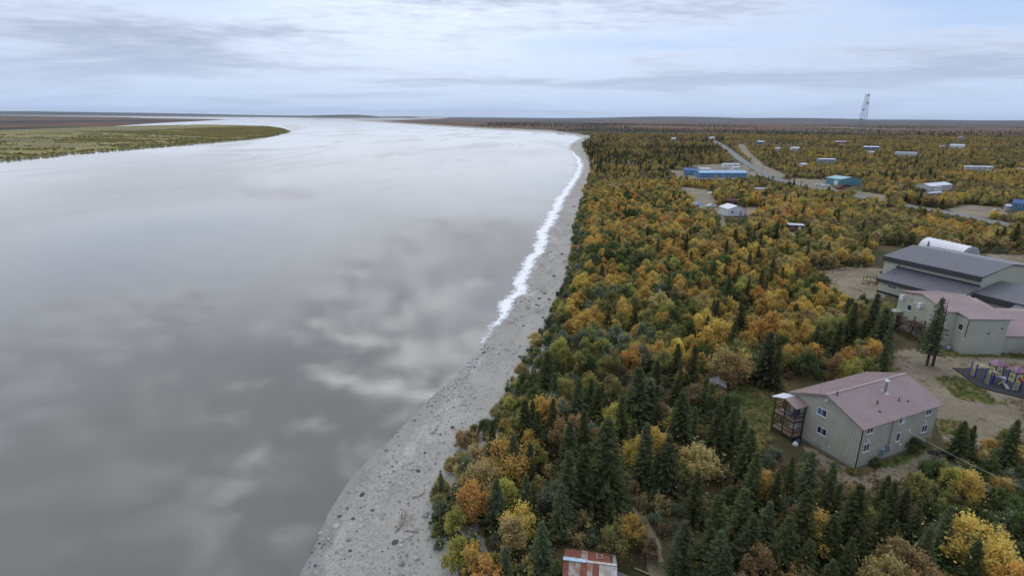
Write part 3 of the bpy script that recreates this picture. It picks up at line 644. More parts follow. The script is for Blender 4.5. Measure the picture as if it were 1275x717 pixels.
r_ = MB().slab(q, .16).build('lean_to_roof', ROOFG, gym); tag(roof_ribs(q, .5, .05, .035).build('roof_rib', ROOFG, r_), kind='stuff')
MB().box(.28, 19.32, -.2, -.08, 2.85, 3.75).build('fascia', FASC, gym); MB().box(.2, 19.2, 7.45, 7.585, 5.62, 6.0).build('flashing', FASC, gym)
window(gym, 4.2, .5, 2.2, 2.2, .6, 'y', -1, True); window(gym, 13, .5, 2.0, 2.2, .9, 'y', -1, True)
MB().box(.66, 12, .42, .497, -.2, .5).build('skirting', DARK, gym)
for x in (2.2, 12.2): MB().tube([(x, 4.2, 4.6), (x, 4.2, 5.5)], .09, 8).build('vent_pipe', STEEL, gym)
MB().bar((.8, 7.5, 6.9), (.8, 7.5, 5.6), .12).build('downpipe', DARK, gym)
mb = MB(); mb.box(-4.6, -3.02, 10, 14, -.3, 2.6); mb.build('entry_wall', SIDING2, gym); MB().box(-4.9, -2.99, 9.7, 14.3, 2.6, 3.1).build('entry_roof', FASC, gym)
# annex on the gym's gable side
gan = MB(); gan.poly([(19.03, 5.4, -.3), (42, 5.4, -.3), (42, 5.4, 4.0), (19.03, 5.4, 4.0)]).poly([(19.03, 16, -.3), (19.03, 5.4, -.3), (19.03, 5.4, 4.0), (19.03, 16, 5.8)]).poly([(42, 5.4, -.3), (42, 16, -.3), (42, 16, 5.8), (42, 5.4, 4.)]).poly([(42, 16, -.3), (19.03, 16, -.3), (19.03, 16, 5.8), (42, 16, 5.8)])
gan.build('annex_wall', SIDING2, gym)
q = [(19.5, 4.9, 4.5), (42.4, 4.9, 4.5), (42.4, 16.2, 6.1), (19.5, 16.2, 6.1)]; r_ = MB().slab(q, .18).build('annex_roof', ROOFG, gym); tag(roof_ribs(q, .5, .05, .035).build('roof_rib', ROOFG, r_), kind='stuff')
MB().box(19.48, 42.4, 4.8, 4.92, 3.1, 4.48).build('fascia', FASC, gym); MB().box(19.4, 19.5, 4.9, 16, 3.4, 4.3).build('fascia', FASC, gym)
MB().box(28, 42, 1.2, 5.38, -.3, 3.0).build('annex_wall', SIDING2, gym)
q = [(27.6, .8, 3.2), (42.4, .8, 3.2), (42.4, 5.0, 4.3), (27.6, 5.0, 4.3)]; MB().slab(q, .16).build('annex_roof', ROOFG, gym); MB().box(27.55, 42.4, .7, .82, 2.5, 3.2).build('fascia', FASC, gym)
# ramp rail at the gym's left end
rp = empty('entry_ramp', P(1092, 354), RZG, 'timber ramp with rails at the left end of the gym', 'ramp')
MB().hexa([(-4, 0, -.2), (0, 0, -.2), (0, 1.6, -.2), (-4, 1.6, -.2), (-4, 0, .1), (0, 0, .8), (0, 1.6, .8), (-4, 1.6, .1)]).build('ramp_deck', DECKM, rp)
for y in (.05, 1.55):
    MB().bar((-4, y, 1.1), (0, y, 1.8), .08, .12).build('handrail', TIMB, rp)
    for x in (-3.9, -2, -.1): MB().bar((x, y, 0), (x, y, 1.45 + (x + 2) * .17), .1).build('post', TIMB, rp)

# --- white hoop building behind the gym
TENT = pmat('white_tent_fabric', (.80, .80, .81), .45, .03, .3)
hoop = empty('hoop_shelter', (146.6, 174.0, LZ), math.radians(14), 'white fabric hoop shelter behind the charcoal roofed gym', 'shelter')
def arch(n=12, w=3.9, h=4.1): return [(-w * math.cos(math.pi * i / n), h * math.sin(math.pi * i / n) ** .8) for i in range(n + 1)]
ar = arch(); nb = 9; LQ = 15.
for k in range(nb):
    mb = MB(); y0, y1 = LQ * k / nb, LQ * (k + 1) / nb
    ny = 3
    for j in range(ny):
        for i in range(len(ar) - 1):
            def pt(ii, u): s_ = 1 - .025 * math.sin(math.pi * u); return (ar[ii][0] * s_, y0 + (y1 - y0) * u, ar[ii][1] * s_)
            mb.poly([pt(i + 1, j / ny), pt(i, j / ny), pt(i, (j + 1) / ny), pt(i + 1, (j + 1) / ny)])
    mb.build('cover_panel', TENT, hoop)
for y in (0, LQ): MB().poly([(x, y, z) for x, z in ar]).build('end_wall', pmat('tent_end', (.55, .56, .55), .6) if 'tent_end' not in bpy.data.materials else bpy.data.materials['tent_end'], hoop)
MB().box(-1.3, 1.3, -.06, -.01, 0, 2.8).build('door', pmat('tent_door', (.42, .44, .44), .6), hoop)

# --- playground
padm = pmat('dark_rubber_mulch', (.055, .055, .06), .95, .2, 6., bump=.5, bscale=20)
padp = [P(x, y) for x, y in ((1186, 458), (1219, 482), (1240, 488), (1262, 493), (1300, 503), (1310, 470), (1240, 458.5))]
mb = MB(); mb.poly([(p[0], p[1], LZ + .05) for p in padp])
pad = mb.build('playground_pad', padm); tag(pad, 'dark loose-fill pad under the playground', 'pad', kind='structure')
for i in range(4):
    a, c = padp[i], padp[i + 1]; MB().bar((a[0], a[1], LZ + .06), (c[0], c[1], LZ + .06), .14, .2).build('edging', DARK, pad)
PB = pmat('blue_post_paint', (.02, .035, .36), .4); PY = pmat('cream_yellow_plastic', (.72, .62, .28), .5); PP = pmat('purple_roof_plastic', (.28, .12, .22), .45); PL = pmat('pale_slide_plastic', (.55, .56, .58), .45)
play = empty('playground_set', (79.66, 84.4, LZ), 0, 'blue and cream playground set with two purple pyramid roofs', 'playground')
def ppost(x, y, h): MB().tube([(x, y, -.1), (x, y, h)], .09, 8).build('post', PB, play)
def ladder(a, b, wv, n, rails=True):
    a, b, wv = Vector(a), Vector(b), Vector(wv)
    mb = MB()
    for s in (0, 1): mb.bar(a + wv * s, b + wv * s, .09)
    for k in range(n): u = (k + .5) / n; p = a.lerp(b, u); mb.bar(p, p + wv, .08)
    mb.build('ladder', PY, play)
for x, y, h in ((0, 4.1, 2.6), (0, 3.05, 2.6), (-.1, .95, 2.6), (.05, .05, 2.6), (1.3, 2.2, 3.3), (1.3, .9, 3.3), (2.6, 2.2, 3.3), (2.6, .9, 3.3)): ppost(x, y, h)
for x, y in ((2.5, -1.6), (3.8, -1.6), (2.5, -.3), (3.8, -.3)): ppost(x, y, 3.3)
ladder((0, 4.0, .1), (0.05, 4.0, 2.3), (0, -.85, 0), 7); ladder((-.1, .9, .1), (0, .9, 2.3), (.1, -.8, 0), 7); ladder((0, 4.0, 2.45), (1.3, 2.1, 2.45), (.0, -.9, 0), 8); ladder((0, .9, 2.45), (1.3, .9, 2.3), (.05, -.8, 0), 6)
for cx_, cy_ in ((1.95, 1.55), (3.15, -.95)):
    MB().box(cx_ - .62, cx_ + .62, cy_ - .62, cy_ + .62, 1.3, 1.4).build('platform', PL, play)
    ap = (cx_, cy_, 4.1); cs = [(cx_ - .95, cy_ - .95, 3.3), (cx_ + .95, cy_ - .95, 3.3), (cx_ + .95, cy_ + .95, 3.3), (cx_ - .95, cy_ + .95, 3.3)]
    mb = MB()
    for k in range(4): mb.poly([cs[k], cs[(k + 1) % 4], ap])
    mb.poly(cs[::-1]); mb.build('tower_roof', PP, play)
    for (x0, x1, y0, y1) in ((cx_ - .55, cx_ + .55, cy_ - .66, cy_ - .6), (cx_ - .66, cx_ - .6, cy_ - .55, cy_ + .55), (cx_ - .55, cx_ + .55, cy_ + .6, cy_ + .66)):
        pn = MB().box(x0, x1, y0, y1, 1.42, 1.8).box(x0, x1, y0, y1, 2.4, 2.75)
        if x1 - x0 > .5: pn.box(x0, x0 + .25, y0, y1, 1.8, 2.4).box(x1 - .25, x1, y0, y1, 1.8, 2.4)
        else: pn.box(x0, x1, y0, y0 + .25, 1.8, 2.4).box(x0, x1, y1 - .25, y1, 1.8, 2.4)
        pn.build('panel', PY, play)
MB().slab([(2.3, -.35, 1.4), (3.3, -.35, 1.4), (2.5, .95, 1.4), (1.5, .95, 1.4)], .12).build('bridge', PL, play)
mb = MB()
for k in range(8):
    u0, u1 = k / 8, (k + 1) / 8; z0 = 1.35 - 1.2 * u0 ** .8; z1 = 1.35 - 1.2 * u1 ** .8
    mb.slab([(2.2 - .4 * u0, .85 - 2.2 * u0, z0), (2.8 - .4 * u0, .85 - 2.2 * u0, z0), (2.8 - .4 * u1, .85 - 2.2 * u1, z1), (2.2 - .4 * u1, .85 - 2.2 * u1, z1)][::-1], .05)
mb.build('slide', PL, play)
ladder((2.45, -1.7, .1), (2.55, -1.65, 1.6), (.7, -.1, 0), 5); ladder((1.8, .3, .1), (2.4, -.2, 1.5), (.3, .3, 0), 5)
MB().tube([(3.3, -1.75, 1.9), (3.9, -1.75, 1.9)], .28, 10).build('bubble', pmat('orange_plastic', (.6, .16, .03), .4), play)

# --- rusty-roofed shack at the bottom
RUST = pmat('rusted_sheet', (.27, .085, .045), .8, .2, 2.5, col2=(.16, .06, .04), bump=.3); RUST2 = pmat('patchy_rust_sheet', (.42, .40, .36), .6, .2, 1.3, .2, col2=(.30, .13, .05)); ZINC = pmat('pale_zinc_sheet', (.52, .55, .56), .45, .15, 1.5, .4, col2=(.40, .33, .24))
GREYW = pmat('weathered_grey_wood', (.20, .185, .17), .9, .2, 1., stretch=(8, 1, 1), bump=.4, bscale=3)
pL, pR = P(702, 694.5, LZ + 3.5), P(768, 703, LZ + 3.5); dr = pR - pL; RZS = math.atan2(dr[1], dr[0]); SL = float(np.hypot(dr[0], dr[1]))
shack = empty('rusty_shack', (pL[0], pL[1], LZ), RZS, 'small shack with patched rusty sheet metal roof in the trees', 'shack')
mb = MB(); gable = [(-2.45, -.2), (2.45, -.2), (2.45, 2.2), (0, 3.3), (-2.45, 2.2)]
for x, rev in ((.12, 1), (SL - .12, 0)):
    g = [(x, y, z) for y, z in gable]; mb.poly(g[::-1] if rev else g)
mb.poly([(.12, -2.45, -.2), (SL - .12, -2.45, -.2), (SL - .12, -2.45, 2.2), (.12, -2.45, 2.2)]).poly([(SL - .12, 2.45, -.2), (.12, 2.45, -.2), (.12, 2.45, 2.2), (SL - .12, 2.45, 2.2)]); mb.build('wall', GREYW, shack)
def corr(x0, x1, y0, z0, y1, z1, mat, parent, nm='roof_sheet'):
    n = max(4, int((x1 - x0) / .1)); v = []; f = []
    for j, (y, z) in enumerate(((y0, z0), (y1, z1))):
        for i in range(n + 1): v.append((x0 + (x1 - x0) * i / n, y, z + (.018 if i % 2 else 0)))
    for i in range(n): f.append((i, i + 1, n + 2 + i, n + 1 + i))
    return link(nm, np_mesh(nm, v, f, [mat]), parent)
n = 9; rr = np.random.default_rng(3)
back = [RUST, RUST, RUST, RUST2, RUST, RUST, RUST, RUST, ZINC]; frontm = [RUST, RUST2, RUST2, RUST, RUST2, RUST, ZINC, RUST2, ZINC]
for k in range(n):
    x0 = SL * k / n - .02; x1 = SL * (k + 1) / n + .03; dz = .03 * (k % 2) + .02
    corr(x0, x1, 2.75, 2.12 + dz, .02, 3.42 + dz, back[k], shack); corr(x0, x1, -.02, 3.42 + dz, -1.4, 2.78 + dz, frontm[k], shack); corr(x0, x1, -1.3, 2.8 + dz, -2.75, 2.12 + dz, frontm[(k * 5 + 2) % n], shack)
corr(SL * .62, SL * .75, 2.3, 2.42, 1.0, 3.05, ZINC, shack, 'roof_patch'); corr(SL * .645, SL * .725, 2.2, 2.5, 1.25, 2.97, RUST, shack, 'roof_patch')
MB().slab([(SL * .9, .4, 3.3), (SL * .93, .4, 3.3), (SL * .93, 2.4, 2.36), (SL * .9, 2.4, 2.36)], .02).build('roof_gap', DARK, shack)
MB().bar((-.05, .0, 3.5), (SL * .42, .0, 3.5), .4, .06).build('ridge_cap', pmat('pale_blue_ridge', (.45, .6, .72), .4), shack); MB().bar((SL * .42, .0, 3.48), (SL, .0, 3.48), .25, .05).build('ridge_cap', ZINC, shack)
lt = empty('plank_lean_to', (pR[0], pR[1], LZ), RZS, 'collapsed lean-to of weathered grey planks beside the rusty shack', 'lean-to')
for k in range(9):
    y0 = 1.3 - k * .42; z0 = 1.7 + (rr.random() - .5) * .1; L_ = 1.7 + rr.random() * .5
    MB().slab([(.05, y0 - .37, z0), (L_, y0 - .4, z0 - .55), (L_, y0 - .02, z0 - .55), (.05, y0, z0)], .05).build('plank', GREYW, lt)
for x, y in ((1.5, 1.1), (1.5, -2.2)): MB().bar((x, y, -.2), (x, y, 1.15), .12).build('post', GREYW, lt)
bd = MB().bar((0, 0, .12), (1.6, -1.0, .16), .2, .06).build('loose_board', DECKM); bd.location = tuple(P(790, 708)); tag(bd, 'loose pale board on the ground right of the plank lean-to', 'board')

# --- small grey shed left of the house
sp_ = P(901, 497); shed = empty('wooden_shed', (sp_[0], sp_[1], LZ), math.radians(70), 'small grey weathered wooden shed beneath the golden trees', 'shed')
gable_wall(2.6, 2.2, 2.0, 2.5).build('wall', GREYW, shed); gable_roof(shed, 2.6, 2.2, 2.0, 2.5, .2, GREYW, .06, None)
for k in range(7): MB().box(-.04, -.005, .05 + k * .3, .3 + k * .3, 0, 2.0).build('plank', GREYW, shed)

# ------------------------------------------------------------------ village buildings seen far away
PAL = dict(white=WHITE, alu=ALU, blue=pmat('mid_blue_cladding', (.10, .24, .42), .55, .08, .3), lblue=pmat('light_blue_roof', (.33, .52, .70), .45, .06, .3), teal=pmat('teal_cladding', (.10, .27, .32), .55, .08, .3), lteal=pmat('light_teal_roof', (.27, .48, .52), .45, .06, .3),
           cream=pmat('cream_siding', (.58, .56, .50), .6, .06, .5), red=RED, maroon=pmat('maroon_siding', (.13, .045, .04), .7), grey=pmat('grey_siding', (.40, .41, .42), .6), lgrey=pmat('light_grey_roof', (.62, .64, .67), .5, .06), dblue=pmat('deep_blue_siding', (.06, .13, .33), .55), brown=pmat('brown_siding', (.12, .075, .05), .7))
BOXES = []
def far_building(name, l, r, depth, eave, ridge, wall, roof, label, cat='building', windows=3, door=True, axis='x', group=None, dmat=None):
    a, c = P(*l), P(*r); d = c - a; L = float(np.hypot(d[0], d[1])); rz = math.atan2(d[1], d[0])
    o = empty(name, (a[0], a[1], LZ), rz, label, cat, group); W_, R_ = PAL[wall], PAL[roof]
    ty = float(proj([a[0], a[1], LZ + ridge])[1]); BOXES.append([(min(l[0], r[0]) - 1.5, ty - 1), (max(l[0], r[0]) + 1.5, ty - 1), (max(l[0], r[0]) + 1.5, max(l[1], r[1]) + .3), (min(l[0], r[0]) - 1.5, max(l[1], r[1]) + .3)])
    if axis == 'x':
        gable_wall(L, depth, eave, ridge).build('wall', W_, o); gable_roof(o, L, depth, eave, ridge, .3, R_, .15, None)
    else:
        inner = MB(); ym = L / 2
        inner.poly([(0, 0, -.3), (L, 0, -.3), (L, 0, eave), (ym, 0, ridge), (0, 0, eave)]).poly([(L, depth, -.3), (0, depth, -.3), (0, depth, eave), (ym, depth, ridge), (L, depth, eave)])
        inner.poly([(0, depth, -.3), (0, 0, -.3), (0, 0, eave), (0, depth, eave)]).poly([(L, 0, -.3), (L, depth, -.3), (L, depth, eave), (L, 0, eave)]); inner.build('wall', W_, o)
        MB().slab([(-.3, -.3, eave), (ym, -.3, ridge + .15), (ym, depth + .3, ridge + .15), (-.3, depth + .3, eave)], .14).build('roof', R_, o); MB().slab([(ym, -.3, ridge + .15), (L + .3, -.3, eave), (L + .3, depth + .3, eave), (ym, depth + .3, ridge + .15)], .14).build('roof', R_, o)
    for k in range(windows):
        x = L * (k + .5) / windows
        if door and k == windows // 2: MB().box(x - .5, x + .5, -.06, -.004, .1, 2.2).build('door', dmat or PAL['grey'], o); x += 1.6
        if x < L - .8: window(o, x, 0, min(eave - 1.0, 1.8), 1.2, 1.0, 'y', -1, False, None, False)
    return o
far_building('warehouse', (871, 221.3), (930, 221.3), 9.5, 3.5, 5.0, 'blue', 'lblue', 'long blue warehouse with pale blue roof beside the gravel road', 'warehouse', 7, group=None)
far_building('blue_workshop', (851, 217.8), (868.5, 218.6), 9, 3.6, 5.2, 'blue', 'dblue', 'small blue workshop at the left end of the long warehouse', 'workshop', 2, axis='x')
far_building('storage_unit', (869.5, 215.5), (884, 215.8), 5, 3.4, 3.9, 'cream', 'alu', 'cream storage unit between the two blue buildings', 'storage unit', 2, False)
far_building('office_trailer', (901, 209), (921, 209), 5, 3.4, 3.7, 'white', 'alu', 'white double trailer behind the long blue warehouse', 'trailer', 4)
far_building('small_trailer', (912.2, 212.8), (920.3, 212.6), 4, 2.8, 3.2, 'white', 'alu', 'small white trailer in front of the double trailer', 'trailer', 1, False)
far_building('red_container', (795.5, 216.3), (802.5, 216.3), 4, 3.0, 3.2, 'red', 'maroon', 'red shed at the forest edge left of the blue workshop', 'shed', 1, False)
far_building('white_house', (906, 269.3), (927, 268.8), 8, 3.3, 4.6, 'white', 'alu', 'white house with bright metal roof in the middle of the golden wood', 'house', 2, axis='y', dmat=PAL['grey'])
far_building('house_extension', (900.3, 266.2), (906, 267.2), 5, 2.8, 3.3, 'white', 'alu', 'low white extension on the left of the white house', 'extension', 1, False)
far_building('maroon_shed', (905, 256.5), (917, 256.5), 4, 2.6, 3.4, 'maroon', 'maroon', 'maroon shed just behind the white house', 'shed', 1, False)
far_building('rusty_container', (981, 288.5), (999.5, 289.5), 3.5, 2.7, 2.8, 'maroon', 'lgrey', 'dark red and grey cabin right of the white house', 'cabin', 2, True, dmat=WHITE)
th = far_building('teal_hall', (1045.5, 231.2), (1071, 230.6), 13, 4.2, 5.4, 'teal', 'lteal', 'teal metal hall with a white door beside the parked trucks', 'hall', 0, axis='y')
MB().box(-.06, -.004, 2, 5.2, 0, 3.2).build('door', WHITE, th); window(th, 0, 9.5, 2.6, 1.2, .9, 'x', -1, False, None, False)
far_building('white_bungalow', (1157.5, 239), (1184, 236.5), 9, 3.4, 4.6, 'cream', 'alu', 'cream bungalow with white roof above the gravel pad', 'house', 3, axis='x')
far_building('bungalow_porch', (1151.5, 236.5), (1157.5, 238.5), 6, 2.9, 3.3, 'white', 'alu', 'white porch at the left of the cream bungalow', 'porch', 1, False)
far_building('flat_trailer', (1157, 243.2), (1173, 242.2), 2.6, 1.2, 1.4, 'grey', 'white', 'low white trailer in front of the cream bungalow', 'trailer', 0, False)
far_building('blue_house', (1259, 260.5), (1300, 264), 8, 3.0, 4.6, 'blue', 'dblue', 'blue house cut by the right edge of the picture', 'house', 4)
far_building('long_white_trailer', (1201.5, 211.6), (1236, 212.2), 5, 2.9, 3.4, 'cream', 'alu', 'long white trailer home right of the cream bungalow among yellow shrubs', 'trailer', 5)
far_building('far_trailer_home', (1115.5, 192.6), (1141.5, 193.2), 5, 2.8, 3.3, 'white', 'alu', 'long white trailer home below and right of the lattice tower', 'trailer', 5)
far_building('hip_roof_house', (1182.5, 183.6), (1200, 184.2), 9, 3.4, 5.6, 'white', 'lgrey', 'white house with grey roof beside a dark water tank near the horizon', 'house', 3)
far_building('low_white_shed', (1172.3, 183.5), (1176.5, 183.5), 5, 2.6, 3.0, 'white', 'alu', 'tiny white shed left of the grey roofed far house', 'shed', 1, False)
far_building('white_longhouse', (1019.5, 202), (1040, 202.3), 7, 3.0, 3.6, 'grey', 'alu', 'grey longhouse with white roof above the teal hall', 'house', 4)
far_building('blue_end_house', (1075.5, 185.6), (1094, 186), 8, 3.0, 4.2, 'dblue', 'alu', 'blue house with white roof just below the lattice tower', 'house', 3)
far_building('small_pink_shed', (1082, 191.6), (1089.5, 191.6), 4, 2.4, 3.0, 'cream', 'alu', 'small cream shed below the blue house with white roof', 'shed', 1, False)
far_building('distant_longhouse', (1040, 178.6), (1053.5, 178.8), 8, 3.0, 4.0, 'brown', 'alu', 'distant brown longhouse with white roof left of the tower base', 'house', 3)
far_building('distant_cabin', (985, 187.2), (995, 187.4), 7, 3.2, 4.4, 'white', 'alu', 'white cabin near the road, upper right of the long warehouse', 'cabin', 2)
far_building('distant_shed', (966, 187), (971.5, 187), 5, 2.6, 3.4, 'cream', 'alu', 'tiny cream shed right of the far gravel road', 'shed', 1, False)
far_building('distant_house', (943, 179), (951, 179.2), 8, 3.4, 4.8, 'dblue', 'alu', 'blue cabin with white roof near the far end of the road', 'cabin', 2)
far_building('roadside_cabin', (997.5, 208.6), (1004.5, 208.6), 5, 2.8, 3.8, 'cream', 'lgrey', 'pale cabin left of the grey longhouse', 'cabin', 1, False)
far_building('horizon_cabin', (837.5, 174.2), (842, 174.2), 8, 3.0, 4.4, 'white', 'alu', 'white cabin beyond the spruce wood, left of the road end', 'cabin', 1, False)
far_building('horizon_house', (884, 173.2), (889.5, 173.2), 8, 3.0, 4.4, 'white', 'alu', 'white house just beyond the top end of the gravel road', 'house', 1, False)
tk = P(1195, 178); tank = empty('water_tank', (tk[0], tk[1], LZ), 0, 'dark water tank on legs beside the grey roofed far house', 'tank')
MB().tube([(0, 0, 7), (0, 0, 7.5), (0, 0, 12.5), (0, 0, 14)], [3.4, 4.4, 4.4, .4], 14).build('tank_body', PAL['grey'], tank)
for sx in (-2.6, 2.6):
    for sy in (-2.6, 2.6): MB().bar((sx * 1.2, sy * 1.2, -.3), (sx, sy, 7.4), .45).build('leg', PAL['grey'], tank)

# vehicles
def truck(px, py, rz, mat, label, L=5.4, bed=True, group='vehicles parked in the village'):
    p = P(px, py); o = empty('pickup_truck' if bed else 'parked_car', p, rz, label, 'truck' if bed else 'car', group)
    prof = [(0, .45), (L, .45), (L, 1.0), (L - .25, 1.1), (L - 1.5, 1.15)]
    prof += [(L - 2.1, 1.8), (L - 3.2, 1.82), (L - 3.5, 1.2), (0, 1.15)] if bed else [(L - 2.1, 1.72), (.6, 1.78), (.1, 1.1)]
    mb = MB(); f = [(x, -.92, z) for x, z in prof]; k = [(x, .92, z) for x, z in prof]; mb.poly(f); mb.poly(k[::-1])
    for i in range(len(prof)): j = (i + 1) % len(prof); mb.poly([f[j], f[i], k[i], k[j]])
    mb.build('body', mat, o)
    for x in (1.0, L - 1.0):
        for y in (-.85, .85): wh = MB().tube([(x, y - .12, .36), (x, y + .12, .36)], .36, 12).build('wheel', DARK, o); MB().tube([(x, y - .13, .36), (x, y + .13, .36)], .2, 10).build('rim', STEEL, wh)
    for y in (-.93, .93): MB().box(L - 3.1, L - 2.1, min(y, y * .99), max(y, y * .99), 1.22, 1.68).build('side_window', GLASS, o)
    MB().slab([(L - 1.6, -.8, 1.22), (L - 1.6, .8, 1.22), (L - 2.06, .8, 1.74), (L - 2.06, -.8, 1.74)], .03).build('windscreen', GLASS, o)
    for y in (-.7, .7): MB().box(L - .02, L + .03, y - .15, y + .15, .75, .95).build('headlight', WHITE, o)
    return o
truck(1026, 231.8, 2.6, WHITE, 'white pickup at the left of the trucks by the teal hall'); truck(1033.5, 233.6, 2.7, PAL['lgrey'], 'pale grey car between the white and red trucks by the teal hall', 5, False)
truck(1042, 235.5, .3, RED, 'dark red pickup parked in front of the teal hall'); truck(1047.5, 233.0, .1, PAL['maroon'], 'maroon van along the right wall of the teal hall', 6.5, False)
truck(894, 273, 1.2, PAL['brown'], 'dark car parked left of the white house', 4.6, False); truck(1236, 265, .4, PAL['grey'], 'grey car standing alone on the gravel pad', 4.6, False)
truck(1143, 238.5, .2, PAL['brown'], 'dark pickup left of the cream bungalow'); truck(879, 258.5, .3, WHITE, 'white pickup beside the blue tarp heap')
def skiff(px, py, rz, L, label, mat=WHITE):
    p = P(px, py); o = empty('upturned_skiff', p, rz, label, 'boat', 'skiffs lying on the ground'); st_ = 9; v = []; f = []
    for i in range(st_):
        u = i / (st_ - 1); hw = .95 * (1 - max(0, (u - .45) / .55) ** 2); hh = .75 - .2 * u
        for a in range(7): th_ = math.pi * a / 6; v.append((u * L, -hw * math.cos(th_), hh * math.sin(th_) ** .7 + (.1 if 0 else 0)))
    for i in range(st_ - 1):
        for a in range(6): f.append((i * 7 + a, (i + 1) * 7 + a, (i + 1) * 7 + a + 1, i * 7 + a + 1))
    link('hull', np_mesh('hull', v, f, [mat]), o); MB().poly([v[k] for k in range(7)]).build('transom', mat, o); MB().bar((0, 0, .76), (L * .9, 0, .57), .08).build('keel', mat, o)
skiff(881, 240.5, .3, 6.5, 'upturned white skiff left of the warehouse yard trees'); skiff(952, 235.8, .5, 7.5, 'upturned white skiff right of another, below the road'); skiff(940, 234.8, -.5, 7, 'upturned white skiff left of another, below the road'); skiff(962, 281, .1, 4.5, 'small white skiff left of the dark red cabin')
crumple('tarp_heap', P(866, 257), (3.2, 1.8, 1.7), pmat('blue_white_tarp', (.14, .24, .62), .5, .2, .8, col2=(.75, .72, .75)), 'heap under a blue and white tarp left of the white house', 'heap', 12)
crumple('scrap_heap', P(1146, 236), (3, 2, 2.0), PAL['grey'], 'grey scrap heap left of the cream bungalow porch', 'heap', 14)
far_building('gravel_pad_hut', (1252, 262.5), (1257.5, 262.8), 3, 2.4, 3.0, 'grey', 'lgrey', 'small grey hut on the right end of the gravel pad', 'hut', 0, False)
for px, py, h, lb in ((948, 217.5, 10, 'grey pole beside the road, right of the long warehouse'), (934, 207, 10, 'grey pole beside the road near the white trailers'), (930, 236.5, 12, 'grey pole rising from golden trees below the warehouse'), (1243.5, 257, 10, 'grey pole left of the blue house at the right edge'),
                      (1270, 213, 11, 'grey pole near the right edge above the trailer home'), (1121.5, 248, 9, 'grey pole beside the road below the cream bungalow'), (1067, 203, 12, 'grey pole right of the grey longhouse'), (906, 192, 11, 'grey pole beside the upper end of the road'), (1013, 184, 11, 'thin grey pole far off above the grey longhouse')): pole(px, py, h, lb)

# --- lattice tower
tb = P(1071, 168.3); tower = empty('lattice_tower', (tb[0], tb[1], LZ), .5, 'tall tapering lattice communication tower on the horizon', 'tower')
TOWM = pmat('tower_steel', (.30, .32, .35), .5); TH = 122.; wb, wt = 11., 3.6
def cw(z): return wb + (wt - wb) * min(1, z / TH)
cor = [(-1, -1), (1, -1), (1, 1), (-1, 1)]
for sx, sy in cor: MB().bar((sx * wb, sy * wb, -1), (sx * wt, sy * wt, TH), .55).build('leg', TOWM, tower)
nl = 16
for k in range(nl):
    z0, z1 = TH * k / nl, TH * (k + 1) / nl; a, c = cw(z0), cw(z1); mb = MB()
    for i in range(4):
        p, q_ = cor[i], cor[(i + 1) % 4]; mb.bar((p[0] * a, p[1] * a, z0), (q_[0] * c, q_[1] * c, z1), .24); mb.bar((q_[0] * a, q_[1] * a, z0), (p[0] * c, p[1] * c, z1), .24); mb.bar((p[0] * c, p[1] * c, z1), (q_[0] * c, q_[1] * c, z1), .24)
    mb.build('brace', TOWM, tower)
for z, s, r_d in ((119, 1, 3.2), (96, 1, 3.2), (76, -1, 2.4), (47, -1, 2.4)):
    x = s * (cw(z) + 2.2); MB().tube([(x, -1.5, z), (x, 1.2, z)], [r_d, r_d * .7], 14).build('dish_antenna', pmat('dish_grey', (.12, .13, .15), .5) if 'dish_grey' not in bpy.data.materials else bpy.data.materials['dish_grey'], tower)
# ------------------------------------------------------------------ vegetation meshes
def quads_mesh(name, c, ax, up, sx, sy, lv, mats, extra=None):
    """rhombus leaves: centre, long axis, side axis; extra = (verts, quad faces) for the wood"""
    n = len(c); a = ax * sx[:, None]; b_ = up * sy[:, None]
    v = np.stack([c - a, c + b_, c + a, c - b_], 1).reshape(-1, 3); f = np.arange(4 * n).reshape(n, 4); mi = np.zeros(n, int)
    if extra is not None:
        ev, ef = extra; f = np.vstack([f, np.asarray(ef) + len(v)]); v = np.vstack([v, ev]); mi = np.append(mi, np.ones(len(ef), int)); lv = np.append(lv, np.zeros(len(ef)))
    return np_mesh(name, v, f, mats, mi, {'lv': ('FACE', lv)})
def unit(v): return v / (np.linalg.norm(v, axis=-1, keepdims=True) + 1e-9)
def tubes(paths, n=5):
    mb = MB()
    for pts, rad_ in paths: mb.tube(pts, rad_, n, cap=False)
    return np.array(mb.v), np.array(mb.f)
